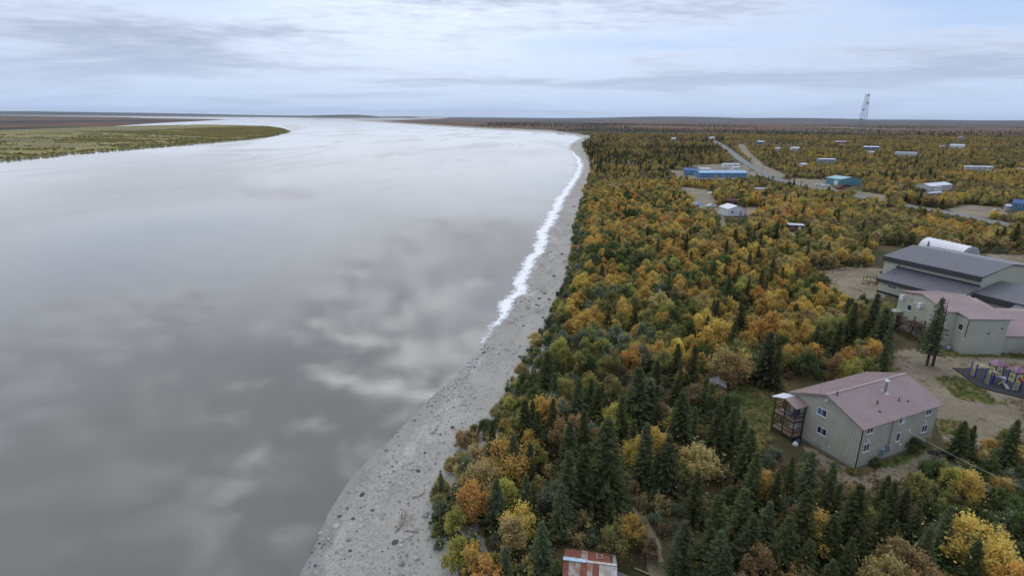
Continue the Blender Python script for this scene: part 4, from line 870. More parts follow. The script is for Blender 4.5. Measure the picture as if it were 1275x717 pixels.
def make_spruce(seed, R=1.9, H=10., whorl=.26, dens=1., lean=.0, sparse=0.):
    r = np.random.default_rng(seed); C = []; A = []; U = []; SX = []; SY = []; LV = []
    z = .5 + r.random() * .5
    Rz = 1 + .18 * np.sin(np.arange(60) * r.uniform(.4, .9) + r.random() * 6)
    k = 0
    while z < H * .985:
        t_ = z / H; prof = (1 - t_) ** .85 * (.62 + .38 * min(1, t_ / .12)); L0 = R * prof * Rz[k % 60] + .10
        nb = max(4, int((9 - 3.5 * t_) * dens)); ph = r.random() * 6.28
        for i in range(nb):
            if r.random() < sparse: continue
            L = L0 * r.uniform(.5, 1.28); a = ph + 6.283 * i / nb + r.normal(0, .22); d = np.array([math.cos(a), math.sin(a), 0]); s = np.array([-d[1], d[0], 0])
            droop = r.uniform(.18, .42) * (1 - .75 * t_); seg = max(2, int(L / .24 * dens)); v0 = r.random()
            for j in range(seg):
                u = (j + .6) / seg
                p = d * L * u + np.array([0, 0, z - droop * L * u * (1.25 - .5 * u)])
                wv = .30 * (1 - .45 * u) * min(1, .4 + L)
                for sd in (-1, 1):
                    ax = unit(d * .75 + s * sd * r.uniform(.45, .95) + np.array([0, 0, -.28 + r.normal(0, .16)])); c_ = p + ax * wv * .8 + r.normal(0, .03, 3)
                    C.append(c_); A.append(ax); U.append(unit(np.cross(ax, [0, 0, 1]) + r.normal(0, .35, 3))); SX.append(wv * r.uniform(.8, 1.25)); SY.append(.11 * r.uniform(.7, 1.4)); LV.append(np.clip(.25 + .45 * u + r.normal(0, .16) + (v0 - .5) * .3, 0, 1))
            C.append(d * L + np.array([0, 0, z - droop * L * .75])); A.append(unit(d + np.array([0, 0, .1]))); U.append(s); SX.append(.24); SY.append(.09); LV.append(.85)
        z += whorl * (1.15 - .45 * t_) * r.uniform(.85, 1.15); k += 1
    for _ in range(6): C.append(np.array([0, 0, H - .15 - _ * .06])); a = r.random() * 6.28; A.append(np.array([.2 * math.cos(a), .2 * math.sin(a), .97])); U.append(np.array([math.sin(a), -math.cos(a), 0])); SX.append(.3); SY.append(.06); LV.append(.6)
    return [np.array(x) for x in (C, A, U, SX, SY, LV)]
def make_broad(seed, H=5., R=1.9, nblob=13, leaves=2600, ls=.15, low=.25, up=1.0, open_=.0):
    r = np.random.default_rng(seed); C = []; LV = []; paths = []
    bl_ = []; nblob = int(nblob * 1.9)
    for i in range(nblob):
        a = r.random() * 6.28; rr_ = R * .86 * math.sqrt(r.random()); zz = H * (low + (.93 - low) * r.random() ** .8); zz = min(zz, H * (1.0 - .42 * (rr_ / R) ** 1.6) * r.uniform(.86, 1.04))
        bl_.append((np.array([rr_ * math.cos(a), rr_ * math.sin(a), zz - .3]), r.uniform(.38, 1.0) ** 1.3 * R * .40))
    bl_.append((np.array([r.normal(0, .2), r.normal(0, .2), H * .86]), R * .36))
    ns = r.integers(2, 5); stems = []
    for i in range(ns):
        a = r.random() * 6.28; tip = np.array([math.cos(a) * R * .35, math.sin(a) * R * .35, H * r.uniform(.6, .85)]); mid = tip * np.array([.35, .35, .5]); paths.append(([(math.cos(a) * .08, math.sin(a) * .08, -.3), tuple(mid), tuple(tip)], [.085 * H / 5, .06 * H / 5, .015])); stems.append(mid)
    for c_, s_ in bl_:
        st_ = stems[r.integers(0, ns)]; paths.append(([tuple(st_), tuple((st_ + c_) / 2 + r.normal(0, .12, 3)), tuple(c_)], [.04, .028, .01]))
    vol = np.array([s_ ** 2 for _, s_ in bl_]); cnt = (leaves * vol / vol.sum()).astype(int)
    for (c_, s_), n_ in zip(bl_, cnt):
        d = unit(r.normal(0, 1, (n_, 3))); q = c_ + d * (s_ * (r.random((n_, 1)) ** .45) * (1 + .35 * np.sin(d[:, :1] * 5 + d[:, 1:2] * 4 + r.random() * 6))) * np.array([1, 1, 1.15])
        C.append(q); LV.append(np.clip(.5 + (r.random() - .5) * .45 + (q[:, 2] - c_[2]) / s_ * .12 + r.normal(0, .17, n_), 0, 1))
    stray = r.normal(0, 1, (int(leaves * .06), 3)) * np.array([R * .5, R * .5, H * .22]) + [0, 0, H * .55]; C.append(stray); LV.append(r.random(len(stray)))
    C = np.vstack(C); LV = np.concatenate(LV); keep = C[:, 2] > .15; C = C[keep]; LV = LV[keep]; n_ = len(C)
    nrm = unit(r.normal(0, 1, (n_, 3)) + np.array([0, 0, .7 * up])); ax = unit(np.cross(nrm, r.normal(0, 1, (n_, 3)))); u_ = np.cross(nrm, ax)
    return [C, ax, u_, ls * r.uniform(.7, 1.35, n_), ls * r.uniform(.5, .95, n_), LV], tubes(paths, 5)
def join2(name, q, wood, lm, wmx): return quads_mesh(name, *q, [lm, wmx], wood)
SPR_SPEC = [(1, 1.9, .26, 1., 0), (2, 1.6, .27, .95, 0), (3, 2.2, .25, 1.05, 0), (4, 1.45, .28, .9, .1), (5, 2.0, .27, 1., .05), (6, 1.7, .29, .85, .22), (7, 2.5, .25, 1.1, .0)]
spr_crown = []; spr_trunk = MB().tube([(0, 0, -.5), (0, 0, 5), (0, 0, 9.7)], [.17, .11, .02], 7).mesh('trunk', BARK)
spr_q = []
for s_, R_, wh_, dn_, sp2 in SPR_SPEC:
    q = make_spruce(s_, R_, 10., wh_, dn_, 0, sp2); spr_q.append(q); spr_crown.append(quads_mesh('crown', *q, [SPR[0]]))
BR_SPEC = [(21, 5, 1.9, 13, 4600, .115, .25), (22, 5, 2.2, 15, 5000, .118, .2), (23, 5, 1.6, 11, 4000, .112, .3), (24, 5, 2.0, 16, 4600, .115, .35), (25, 5, 1.75, 9, 3300, .112, .25), (26, 5, 2.4, 16, 5000, .12, .2), (27, 5, 1.5, 12, 4000, .11, .15)]
br = [make_broad(*sp) for sp in BR_SPEC]; br_crown = [quads_mesh('crown', *q, [LEAF['gold']]) for q, wd__ in br]; br_trunk = [np_mesh('trunk', wd__[0], wd__[1], [BIRCH]) for q, wd__ in br]
sh = [make_broad(40 + i, 2.0, 1.35, 9, 1300, .115, .1) for i in range(5)]

# far and cheap versions
def thin(q, k, grow, seed=0): r = np.random.default_rng(seed); i = r.choice(len(q[0]), int(len(q[0]) * k), replace=False); return [q[0][i], q[1][i], q[2][i], q[3][i] * grow, q[4][i] * grow, q[5][i]]
def wood_spruce(): mb = MB().tube([(0, 0, -.5), (0, 0, 9.6)], [.17, .03], 5, cap=False); return np.array(mb.v), np.array(mb.f)
def proto_col(name, specs):
    c = bpy.data.collections.new(name)
    for i, me in enumerate(specs):
        mesh_, mat = me; o = bpy.data.objects.new('%s_%02d' % (name, i), mesh_); c.objects.link(o)
        if mat is not None: o.material_slots[0].link = 'OBJECT'; o.material_slots[0].material = mat
    return c
def stuff(name, coll, pts, scl, idx_, label, cat, tilt=None, rotz=None, sz=None):
    n = len(pts); me = bpy.data.meshes.new(name); me.vertices.add(n); me.vertices.foreach_set('co', np.asarray(pts, np.float32).ravel())
    a = me.attributes.new('scl', 'FLOAT_VECTOR', 'POINT'); s3 = np.stack([scl, scl, scl if sz is None else sz], 1); a.data.foreach_set('vector', s3.astype(np.float32).ravel())
    rz_ = rng.random(n) * 6.283 if rotz is None else rotz
    a = me.attributes.new('rot', 'FLOAT_VECTOR', 'POINT'); tl = rng.normal(0, .04 if tilt is None else tilt, (n, 2)); a.data.foreach_set('vector', np.c_[tl, rz_].astype(np.float32).ravel())
    a = me.attributes.new('idx', 'INT', 'POINT'); a.data.foreach_set('value', np.asarray(idx_, np.int32)); me.update()
    o = link(name, me); g = bpy.data.node_groups.new(name, 'GeometryNodeTree'); g.interface.new_socket('Geometry', in_out='INPUT', socket_type='NodeSocketGeometry'); g.interface.new_socket('Geometry', in_out='OUTPUT', socket_type='NodeSocketGeometry')
    N = g.nodes; gi = N.new('NodeGroupInput'); go_ = N.new('NodeGroupOutput'); ci = N.new('GeometryNodeCollectionInfo'); ci.inputs['Collection'].default_value = coll; ci.inputs['Separate Children'].default_value = True; ci.inputs['Reset Children'].default_value = True
    ip = N.new('GeometryNodeInstanceOnPoints'); ip.inputs['Pick Instance'].default_value = True
    def na(nm, ty): x = N.new('GeometryNodeInputNamedAttribute'); x.data_type = ty; x.inputs['Name'].default_value = nm; return x.outputs['Attribute']
    Lk = g.links.new; Lk(gi.outputs[0], ip.inputs['Points']); Lk(ci.outputs[0], ip.inputs['Instance']); Lk(na('idx', 'INT'), ip.inputs['Instance Index']); Lk(na('scl', 'FLOAT_VECTOR'), ip.inputs['Scale'])
    er = N.new('FunctionNodeEulerToRotation'); Lk(na('rot', 'FLOAT_VECTOR'), er.inputs[0]); Lk(er.outputs[0], ip.inputs['Rotation']); Lk(ip.outputs[0], go_.inputs[0])
    md = o.modifiers.new('scatter', 'NODES'); md.node_group = g
    return tag(o, label, cat, kind='stuff')

# ------------------------------------------------------------------ where trees stand
# hand-placed: tip pixel, height
SP_HAND = [(758, 518, 11.3, 6), (709, 559, 9, 0), (728, 553, 9, 1), (797, 455, 10.5, 6), (689, 495, 7, 1), (654, 496, 8, 1), (670, 510, 7, 3), (710, 523, 8, 1), (728, 510, 8, 4), (721, 468, 8, 0), (613, 523, 6, 1), (618, 594, 6.5, 4), (675, 648, 6.2, 2),
 (629, 678, 5, 0), (694, 695, 4, 2), (834, 540, 8, 2), (851, 487, 9, 2), (897, 500, 8.5, 4), (897, 614, 9, 0), (854, 647, 7, 1), (899, 658, 6.5, 2), (660, 550, 6, 3), (548, 572, 4, 5), (1013, 561, 7.5, 1), (1040, 573, 7, 5), (944, 561, 8, 1), (971, 586, 6, 4), (929, 605, 8, 0),
 (1009, 607, 9, 4), (1073, 601, 9.5, 2), (1116, 598, 6.5, 1), (1132, 605, 6, 0), (1185, 628, 7, 1), (1047, 601, 5, 3), (960, 623, 6.5, 1), (906, 678, 6, 2), (988, 566, 6, 3), (1103, 626, 6, 0), (1269, 521, 7, 2), (906, 489, 7, 0), (915, 506, 7, 1), (928, 518, 7, 3),
 (856, 290, 8, 1), (861, 312, 7, 3), (935, 311, 7, 1), (921, 326, 7, 3), (950, 335, 7.5, 1), (956, 342, 7, 3), (909, 346, 7, 1), (925, 381, 8, 2), (882, 392, 6, 1), (866, 429, 9, 4), (961, 412, 9.5, 2), (971, 432, 7.5, 0), (792, 386, 5, 0), (912, 414, 5, 1), (691, 464, 6, 1), (663, 497, 7, 3),
 (786, 323, 6, 1), (750, 328, 6, 0), (844, 470, 5, 2), (1066, 375, 9, 4), (1094, 364, 11, 0), (1105, 382, 10, 2), (1048, 400, 8.5, 0), (1111, 403, 8, 4), (1078, 398, 7, 1), (1269, 278, 9, 2), (1157, 300, 5, 3), (1170, 302, 3.5, 1), (1182, 303, 3.5, 3), (985, 246, 6, 1), (940, 640, 7, 2), (985, 640, 7.5, 4),
 (1040, 640, 6.5, 2), (870, 585, 7, 1), (820, 560, 6, 0), (762, 610, 5, 3), (1160, 655, 6.5, 4), (1010, 670, 6.5, 0), (1063, 668, 6, 1), (775, 492, 7, 3), (745, 480, 6, 0), (640, 540, 7, 0), (700, 600, 7, 4), (655, 590, 5.5, 1), (880, 470, 6, 3), (820, 500, 6.5, 0)]
BR_HAND = [(814, 530, 6, 'gold'), (800, 545, 5, 'yellow'), (685, 495, 5.5, 'orange'), (675, 492, 5, 'gold'), (718, 515, 5, 'rust'), (629, 548, 6, 'gold'), (660, 535, 4.5, 'gold'), (590, 596, 5.5, 'orange'), (600, 575, 5.5, 'tan'), (568, 622, 4, 'lime'), (570, 655, 4.5, 'lime'), (590, 670, 4.5, 'gold'), (606, 695, 4, 'orange'),
 (637, 645, 5, 'tan'), (625, 595, 4.5, 'lime'), (768, 503, 5, 'lime'), (846, 570, 5, 'olive'), (874, 552, 5.5, 'tan'), (765, 655, 4.5, 'olive'), (1218, 645, 6, 'gold'), (1144, 588, 5, 'olive'), (956, 585, 5, 'gold'), (1026, 640, 5, 'gold'), (1123, 672, 5, 'tan'), (1110, 690, 4.5, 'tan'), (947, 680, 4.5, 'rust'), (1209, 586, 4, 'gold'), (1190, 580, 4, 'lime'), (1268, 700, 5, 'orange'),
 (789, 429, 5.5, 'orange'), (965, 387, 7, 'orange'), (948, 395, 6, 'orange'), (980, 400, 6, 'gold'), (896, 396, 6.5, 'gold'), (880, 405, 6, 'gold'), (900, 432, 6.5, 'tan'), (915, 440, 6, 'rust'), (803, 355, 6, 'gold'), (822, 362, 6, 'tan'), (833, 375, 5, 'lime'), (836, 305, 6, 'gold'), (845, 420, 5, 'yellow'), (856, 440, 5, 'gold'), (820, 425, 5, 'gold'), (750, 420, 5, 'lime'),
 (700, 520, 5, 'rust'), (1075, 430, 5, 'rust'), (1065, 445, 5, 'lime'), (1085, 445, 4.5, 'olive'), (1045, 440, 5, 'rust'), (1150, 690, 4.5, 'rust'), (1090, 705, 4, 'tan'), (1000, 700, 4, 'rust'), (730, 420, 4.5, 'olive'), (700, 470, 4, 'lime'), (765, 470, 5, 'olive'), (812, 470, 4.5, 'sage'), (690, 600, 4, 'sage')]
trees = []       # (x, y, h, kind, colour, variant, hand)
for x, y, h, v in SP_HAND: p = P(x, y, LZ + h); trees.append((p[0], p[1], h, 's', 0, v, 1))
for i, (x, y, h, cname) in enumerate(BR_HAND): p = P(x, y, LZ + h); trees.append((p[0], p[1], h, 'b', cname, i % 7, 1))
lp = np.array([P(1151, 455)[0] + .4, P(1151, 455)[1]]); trees.append((lp[0], lp[1], 13.0, 's', 0, 4, 1))
# areas without trees, pixel outlines of the flat ground
OPEN = [pl for pl in DIRT] + [GRASS[0], GRASS[1], GRASS[2], GRASS[4], [(955, 470), (1180, 478), (1185, 560), (1063, 606), (955, 556)], [(1085, 305), (1290, 320), (1290, 470), (1110, 445), (1085, 365)], [(1186, 455), (1290, 455), (1290, 505), (1219, 486)],
        [(694, 678), (772, 680), (802, 692), (804, 760), (690, 760)], [(895, 258), (938, 258), (938, 274), (895, 274)], [(845, 208), (935, 208), (935, 222), (845, 221)], [(1026, 222), (1075, 222), (1075, 239), (1026, 239)], [(1148, 230), (1192, 230), (1192, 247), (1148, 247)],
        [(1198, 206), (1240, 206), (1240, 213.5), (1198, 213.5)], [(1112, 189), (1145, 189), (1145, 195), (1112, 195)], [(1016, 198), (1043, 198), (1043, 203.6), (1016, 203.6)], [(978, 282), (1003, 282), (1003, 292), (978, 292)], [(1253, 252), (1300, 252), (1300, 268), (1253, 268)],
        [(1178, 180), (1204, 180), (1204, 185), (1178, 185)], [(1072, 182), (1098, 182), (1098, 187), (1072, 187)]]
ROADV = [[(888, 175.5), (900, 178), (930, 200), (975, 221), (1002, 227), (1002, 231), (955, 221), (925, 206)], [(1125, 253), (1165, 257), (1262, 279), (1262, 286), (1160, 266), (1125, 260)], [(1181, 258), (1250, 256), (1256, 272), (1190, 270)], [(1062, 239), (1105, 243), (1105, 250), (1070, 250)], [(846, 233), (880, 236), (892, 250), (884, 258), (866, 250)], [(860, 251), (892, 251), (892, 259), (860, 259)], [(876, 236), (890, 236), (890, 241), (876, 241)], [(936, 230), (962, 230), (962, 236), (936, 236)], [(1020, 226), (1052, 226), (1052, 237), (1020, 237)], [(1140, 232), (1176, 236), (1176, 244), (1140, 243)]]
def hides(x, y, h):
    """tops that would stand in front of the far buildings or the road"""
    m_ = np.zeros(x.shape, bool)
    for u in (1., .72, .45):
        px, py, k = proj(np.c_[x, y, np.full(len(x), LZ) + h * u])
        for pl in BOXES + ROADV: m_ |= in_poly(px, py, pl)
    return m_
def clear_ok(x, y, slack=0.):
    px, py, k = proj(np.stack([x, y, np.full_like(x, LZ)], 1)); ok = np.ones(x.shape, bool)
    for pl in OPEN: ok &= ~in_poly(px, py, pl)
    ok &= seg_dist(x, y, road_w) > 6.5
    return ok & in_poly(x, y, bank_poly), px, py
def scatter(x0, x1, y0, y1, sp, seed):
    r = np.random.default_rng(seed); nx, ny = int((x1 - x0) / sp), int((y1 - y0) / sp); X, Y = np.meshgrid(np.arange(nx), np.arange(ny)); X = x0 + (X.ravel() + r.random(nx * ny)) * sp; Y = y0 + (Y.ravel() + r.random(nx * ny)) * sp
    px, py, k = proj(np.stack([X, Y, np.full_like(X, LZ)], 1)); m_ = (k > 5) & (px > -120) & (px < 1420) & (py < 860)
    return X[m_], Y[m_], px[m_], py[m_]
# near and middle wood: one candidate per cell
X, Y, px, py = scatter(-25, 420, 18, 330, 2.9, 5)
ok, px, py = clear_ok(X, Y); X, Y, px, py = X[ok], Y[ok], px[ok], py[ok]
hx = np.array([[t_[0], t_[1]] for t_ in trees]); dmin = np.min(np.hypot(X[:, None] - hx[:, 0], Y[:, None] - hx[:, 1]), 1)
kp = dmin > 1.7; X, Y, px, py = X[kp], Y[kp], px[kp], py[kp]
r = np.random.default_rng(8); n = len(X)
# share of spruce and of bare gaps by place in the wood
ps = np.full(n, .055); ps = np.where(py > 470, .26, ps); ps = np.where((py > 590) & (px > 840), .33, ps); ps = np.where((py < 470) & (px < 740), .06, ps); ps = np.where((px > 1000) & (py < 330), .045, ps); ps = np.where((px > 900) & (px < 1010) & (py > 300) & (py < 420), .2, ps)
ps = np.where((py < 232) & (px < 900), .42, ps)
pg_ = np.full(n, .16); pg_ = np.where(py > 470, .38, pg_); gap = r.random(n) < pg_
gap |= hides(X, Y, np.full(n, 4.2)) & (r.random(n) < .9)
KEEP = [[(952, 478), (1000, 478), (1120, 460), (1182, 500), (1164, 562), (1063, 594), (955, 552)], [(694, 674), (800, 676), (802, 730), (694, 730)], [(1100, 355), (1290, 350), (1290, 505), (1190, 505), (1185, 450), (1120, 440)], [(895, 250), (935, 250), (935, 272), (895, 272)], [(1085, 300), (1290, 300), (1290, 380), (1085, 370)], [(785, 625), (830, 650), (845, 717), (800, 717)]]
for fr_ in (5.5, 3.5):
    kx, ky, kk = proj(np.c_[X, Y, np.full(n, LZ + fr_)])
    for pl in KEEP: gap |= in_poly(kx, ky, pl)
leafy = (px > 1150) & (py > 585)         # leafy green thicket at lower right
isS = (r.random(n) < ps) & ~(leafy & (py < 715)); cl = vnoise(X, Y, 22, 51) * .65 + r.random(n) * .35
PALW = ['green', 'olive', 'lime', 'tan', 'gold', 'gold', 'orange', 'rust']
shore_d = seg_dist(X, Y, bl)
for i in range(n):
    if gap[i]: continue
    if isS[i] and shore_d[i] > 6: trees.append((X[i], Y[i], r.uniform(3.2, 7.6) if py[i] < 470 else r.uniform(4, 8.5), 's', 0, int(r.integers(0, 7)), 0)); continue
    q = cl[i]; hgt = r.uniform(2.6, 5.2)
    if leafy[i]: cname = ['green', 'olive', 'sage', 'green', 'olive', 'gold'][int(r.integers(0, 6))]; hgt = r.uniform(1.8, 3.2)
    elif shore_d[i] < 5: cname = ['olive', 'sage', 'lime', 'green', 'tan'][int(r.integers(0, 5))]; hgt = r.uniform(1.4, 3.4)
    elif py[i] > 470: cname = ['olive', 'green', 'sage', 'brown', 'tan', 'olive', 'rust', 'lime', 'gold'][int(r.integers(0, 9))]; hgt = r.uniform(2., 4.4)
    elif px[i] < 830 and py[i] > 370: cname = ['green', 'green', 'olive', 'green', 'lime', 'sage', 'olive', 'gold', 'gold'][min(8, int(q * 10.5))]
    elif px[i] > 940 and py[i] < 340: cname = ['olive', 'brown', 'tan', 'olive', 'gold', 'tan', 'orange', 'lime'][min(7, int(q * 8.6))]
    else: cname = ['green', 'green', 'olive', 'tan', 'gold', 'gold', 'olive', 'green', 'orange', 'lime', 'rust'][min(10, int(q * 11.6))]
    trees.append((X[i], Y[i], hgt, 'b', cname, int(r.integers(0, 7)), 0))
T = np.array([(t_[0], t_[1], t_[2]) for t_ in trees])
tz = land_info(T[:, 0], T[:, 1])[0]; inb_t = in_poly(T[:, 0], T[:, 1], bank_poly)
tpx, tpy, tk_ = proj(np.c_[T[:, :2], tz + T[:, 2] * .5]); vis = (tpx > -5) & (tpx < 1280) & (tpy < 735)
size = T[:, 2] / tk_ * vis + np.array([t_[6] for t_ in trees]) * .02
order = np.argsort(-size); single = set(); ns = nb_ = 0
for i in order:
    if not vis[i] and not trees[i][6]: continue
    if trees[i][3] == 's' and ns < 300: single.add(i); ns += 1
    elif trees[i][3] == 'b' and nb_ < 300: single.add(i); nb_ += 1

# words for labels
CW = dict(gold='golden', yellow='bright-yellow', orange='orange', rust='rust-brown', olive='olive-green', lime='yellow-green', green='dark-green', tan='pale-tan', sage='grey-green', brown='brown')
MARK = [('the rusty shack', (pL[0] + 2, pL[1])), ('the house front', tuple(hloc(7, -3, 0)[:2])), ('the house decks', tuple(hloc(-3, 9, 0)[:2])), ('the house back', tuple(hloc(7, 13, 0)[:2])), ('the playground', (80, 85)), ('the school wing stairs', (78, 104)), ('the gym', (93, 142)),
        ('the small grey shed', (sp_[0], sp_[1])), ('the white hoop shelter', (146, 182)), ('the dirt yard', tuple(P(1025, 345)[:2])), ('the white house', tuple(P(915, 266)[:2])), ('the blue tarp heap', tuple(P(866, 257)[:2])), ('the dark red cabin', tuple(P(990, 288)[:2])), ('the footpath', tuple(P(820, 690)[:2])), ('the driftwood', tuple(P(545, 640)[:2]))]
def where(x, y, px, py):
    d = [(math.hypot(x - m_[1][0], y - m_[1][1]) / (7 + .045 * math.hypot(*m_[1])), m_[0]) for m_ in MARK]; d.sort()
    if d[0][0] < 1.15: return 'near ' + d[0][1]
    sd = float(seg_dist(np.array([x]), np.array([y]), bl)[0])
    if sd < 7: return 'on the bank by the ' + ('near' if py > 560 else 'middle' if py > 400 else 'far') + ' beach'
    row = 'along the bottom edge' if py > 660 else 'in the foreground wood' if py > 540 else 'level with the house roof' if py > 460 else 'in the middle wood' if py > 360 else 'short of the white house' if py > 285 else 'beyond the white house'
    colm = 'left' if px < 720 else 'centre left' if px < 830 else 'centre' if px < 930 else 'centre right' if px < 1060 else 'right'
    return '%s, %s' % (row, colm)
ORD = ['', 'second', 'third', 'fourth', 'fifth', 'sixth', 'seventh', 'eighth', 'ninth', 'tenth', 'eleventh', 'twelfth']
def make_unique(items, neighbour):
    """items: [object, label head, place, px]; adds a neighbour, then a left-to-right rank where labels coincide"""
    from collections import defaultdict
    def grp():
        d = defaultdict(list)
        for it in items: d[(it[1], it[2])].append(it)
        return d
    for k, g in grp().items():
        if len(g) > 4:
            for it in g: it[1] = it[1] + ' ' + neighbour(it[0])
    for k, g in grp().items():
        g.sort(key=lambda it: it[3]); n_ = len(g)
        for j, it in enumerate(g):
            o_ = '' if n_ == 1 or n_ > 24 else ('leftmost' if j == 0 else 'rightmost' if j == n_ - 1 else ORD[j] + ' from left' if j < 12 else (ORD[n_ - 1 - j] + ' from right'))
            it[0]['label'] = '%s %s%s' % (it[1], it[2], ', ' + o_ if o_ else '')
items = []; sg = sorted(single); SG = T[sg][:, :2]
def nb_of(o):
    d = np.hypot(SG[:, 0] - o.location.x, SG[:, 1] - o.location.y); d[d < .01] = 1e9; q = trees[sg[int(np.argmin(d))]]
    return 'beside ' + ('spruce' if q[3] == 's' else CW[q[4]] + ' tree')
for i in sorted(single, key=lambda k: -size[k]):
    x, y, h, kind, cname, v, hand = trees[i]
    wh = where(x, y, tpx[i], tpy[i]); sz_ = 'tall' if h > (8 if kind == 's' else 5) else 'small' if h < (5.5 if kind == 's' else 3.2) else 'middling'
    a = rng.random() * 6.283; z = tz[i] - .02
    if kind == 's':
        s_ = h / 10; wx = rng.uniform(1.05, 1.35)
        sh_ = ['', 'slender ', 'broad ', 'narrow ', '', 'sparse ', 'broad '][v]
        o = empty('spruce_tree', (x, y, z), a, 'dark spruce', 'spruce', 'spruce trees of the river wood')
        if i != len(SP_HAND) + len(BR_HAND): items.append([o, '%s %s%sspruce' % (sz_, sh_, 'dark ' if not sh_ else ''), wh, float(tpx[i])])
        if i == len(SP_HAND) + len(BR_HAND): o['label'] = 'lone twin-trunked spruce on bare ground in front of the school wing'
        o.scale = (s_ * wx, s_ * wx, s_)
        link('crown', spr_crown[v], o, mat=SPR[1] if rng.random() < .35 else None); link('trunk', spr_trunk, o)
        if i == len(SP_HAND) + len(BR_HAND): link('trunk', spr_trunk, o, loc=(.55, .25, 0)); o.children[0].location.z = 1.3; o.children[0].scale = (.85, .85, .87)
    else:
        s_ = h / 5; wx = s_ * rng.uniform(.9, 1.15)
        o = empty('birch_tree' if h > 3.2 else 'willow_shrub', (x, y, z), a, 'leafy tree', 'tree' if h > 3.2 else 'shrub', 'autumn leafy trees of the river wood')
        items.append([o, '%s %s %s' % (sz_, CW[cname], 'tree' if h > 3.2 else 'shrub'), wh, float(tpx[i])]); o.scale = (wx, wx, s_); link('crown', br_crown[v], o, mat=LEAF[cname]); link('trunk', br_trunk[v], o)

make_unique(items, nb_of)
# the rest of the wood
sp_coll = proto_col('spruce_kind', [(quads_mesh('spruce_far_%d' % k, *thin(q, .5, 1.4), [SPR[k % 2], BARK], wood_spruce()), None) for k, q in enumerate(spr_q)])
cn = list(LEAF); br_specs = []; far_b = [join2('broad_far_%d' % k, thin(q, .32, 1.8), wd__, LEAF['gold'], BIRCH) for k, (q, wd__) in enumerate(br[:3])]
for c_ in cn:
    for me in far_b: br_specs.append((me, LEAF[c_]))
br_coll = proto_col('leafy_kind', br_specs)
rest = [i for i in range(len(trees)) if i not in single and inb_t[i]]
rs = [i for i in rest if trees[i][3] == 's']; rb = [i for i in rest if trees[i][3] == 'b']
# far wood: out to the tundra
def far_scatter(x0, x1, y0, y1, sp, seed, dens):
    X, Y, px, py = scatter(x0, x1, y0, y1, sp, seed); ok, px, py = clear_ok(X, Y); X, Y, px, py = X[ok], Y[ok], px[ok], py[ok]; r = np.random.default_rng(seed); k = (r.random(len(X)) < dens(X, Y, px, py)) & ~(hides(X, Y, np.full(len(X), 3.6)) & (r.random(len(X)) < .9)); return X[k], Y[k], px[k], py[k]
PS, PBs = [], []
def addfar(X, Y, px, py, pspr, hs, hb, seed, cols):
    r = np.random.default_rng(seed); s_ = r.random(len(X)) < pspr(X, Y, px, py); cl = np.clip(vnoise(X, Y, 45, seed) * .6 + r.random(len(X)) * .4, 0, .999)
    for i in range(len(X)):
        if s_[i]: PS.append((X[i], Y[i], LZ - .05, r.uniform(*hs) / 10, int(r.integers(0, 7))))
        else: PBs.append((X[i], Y[i], LZ - .05, r.uniform(*hb) / 5, cn.index(cols[int(cl[i] * len(cols))]) * 3 + int(r.integers(0, 3))))
colsF = ['olive', 'tan', 'brown', 'olive', 'tan', 'gold', 'tan', 'gold', 'olive']
def dn(X, Y, px, py): return np.where(vnoise(X, Y, 60, 91) > .22, .92, .35)
def pspr1(X, Y, px, py):
    d = np.full(len(X), .03) + (vnoise(X, Y, 35, 92) > .66) * .16; return np.where((px < 903) & (py < 218) & (py > 171), .16 + .34 * (vnoise(X, Y, 50, 93) > .45), d)
X, Y, px, py = far_scatter(0, 620, 330, 520, 3.6, 61, dn); addfar(X, Y, px, py, pspr1, (3.5, 7.5), (2.2, 4.0), 71, colsF)
X, Y, px, py = far_scatter(420, 640, 150, 330, 3.6, 67, dn); addfar(X, Y, px, py, pspr1, (3.5, 7), (2.2, 4.0), 77, colsF)
X, Y, px, py = far_scatter(0, 1150, 520, 900, 5.0, 62, dn); addfar(X, Y, px, py, pspr1, (4, 8), (2.2, 4.2), 72, colsF)
X, Y, px, py = far_scatter(0, 2000, 900, 1700, 9.0, 63, lambda X, Y, px, py: np.where(vnoise(X, Y, 150, 94) > .25, .9, .3)); addfar(X, Y, px, py, pspr1, (4, 8.5), (2.6, 4.8), 73, colsF)
X, Y, px, py = far_scatter(0, 3200, 1700, 2600, 16.0, 64, lambda X, Y, px, py: np.where(vnoise(X, Y, 300, 95) > .45, .7, .12) * np.clip((2700 - Y) / 900, .15, 1)); addfar(X, Y, px, py, lambda X, Y, px, py: np.where(py < 169, .55, .25), (6, 11), (4, 6.5), 74, ['olive', 'brown', 'tan', 'brown', 'rust'])
X, Y, px, py = far_scatter(-200, 5200, 2600, 5200, 34.0, 65, lambda X, Y, px, py: (vnoise(X, Y, 420, 96) > .62) * .75 + .03); addfar(X, Y, px, py, lambda X, Y, px, py: np.full(len(X), .75), (7, 12), (4, 6), 75, ['brown', 'olive', 'rust'])
for i in rs: PS.append((T[i, 0], T[i, 1], tz[i] - .05, T[i, 2] / 10, trees[i][5]))
for i in rb: PBs.append((T[i, 0], T[i, 1], tz[i] - .05, T[i, 2] / 5, cn.index(trees[i][4]) * 3 + trees[i][5] % 3))
PS = np.array(PS); PBs = np.array(PBs)
stuff('spruce_wood', sp_coll, PS[:, :3], PS[:, 3] * 1.05, PS[:, 4], 'far spruce wood stretching towards the tundra', 'wood', sz=PS[:, 3])
stuff('leafy_wood', br_coll, PBs[:, :3], PBs[:, 3] * 1.12, PBs[:, 4], 'far autumn leafy wood stretching towards the tundra', 'wood', sz=PBs[:, 3])
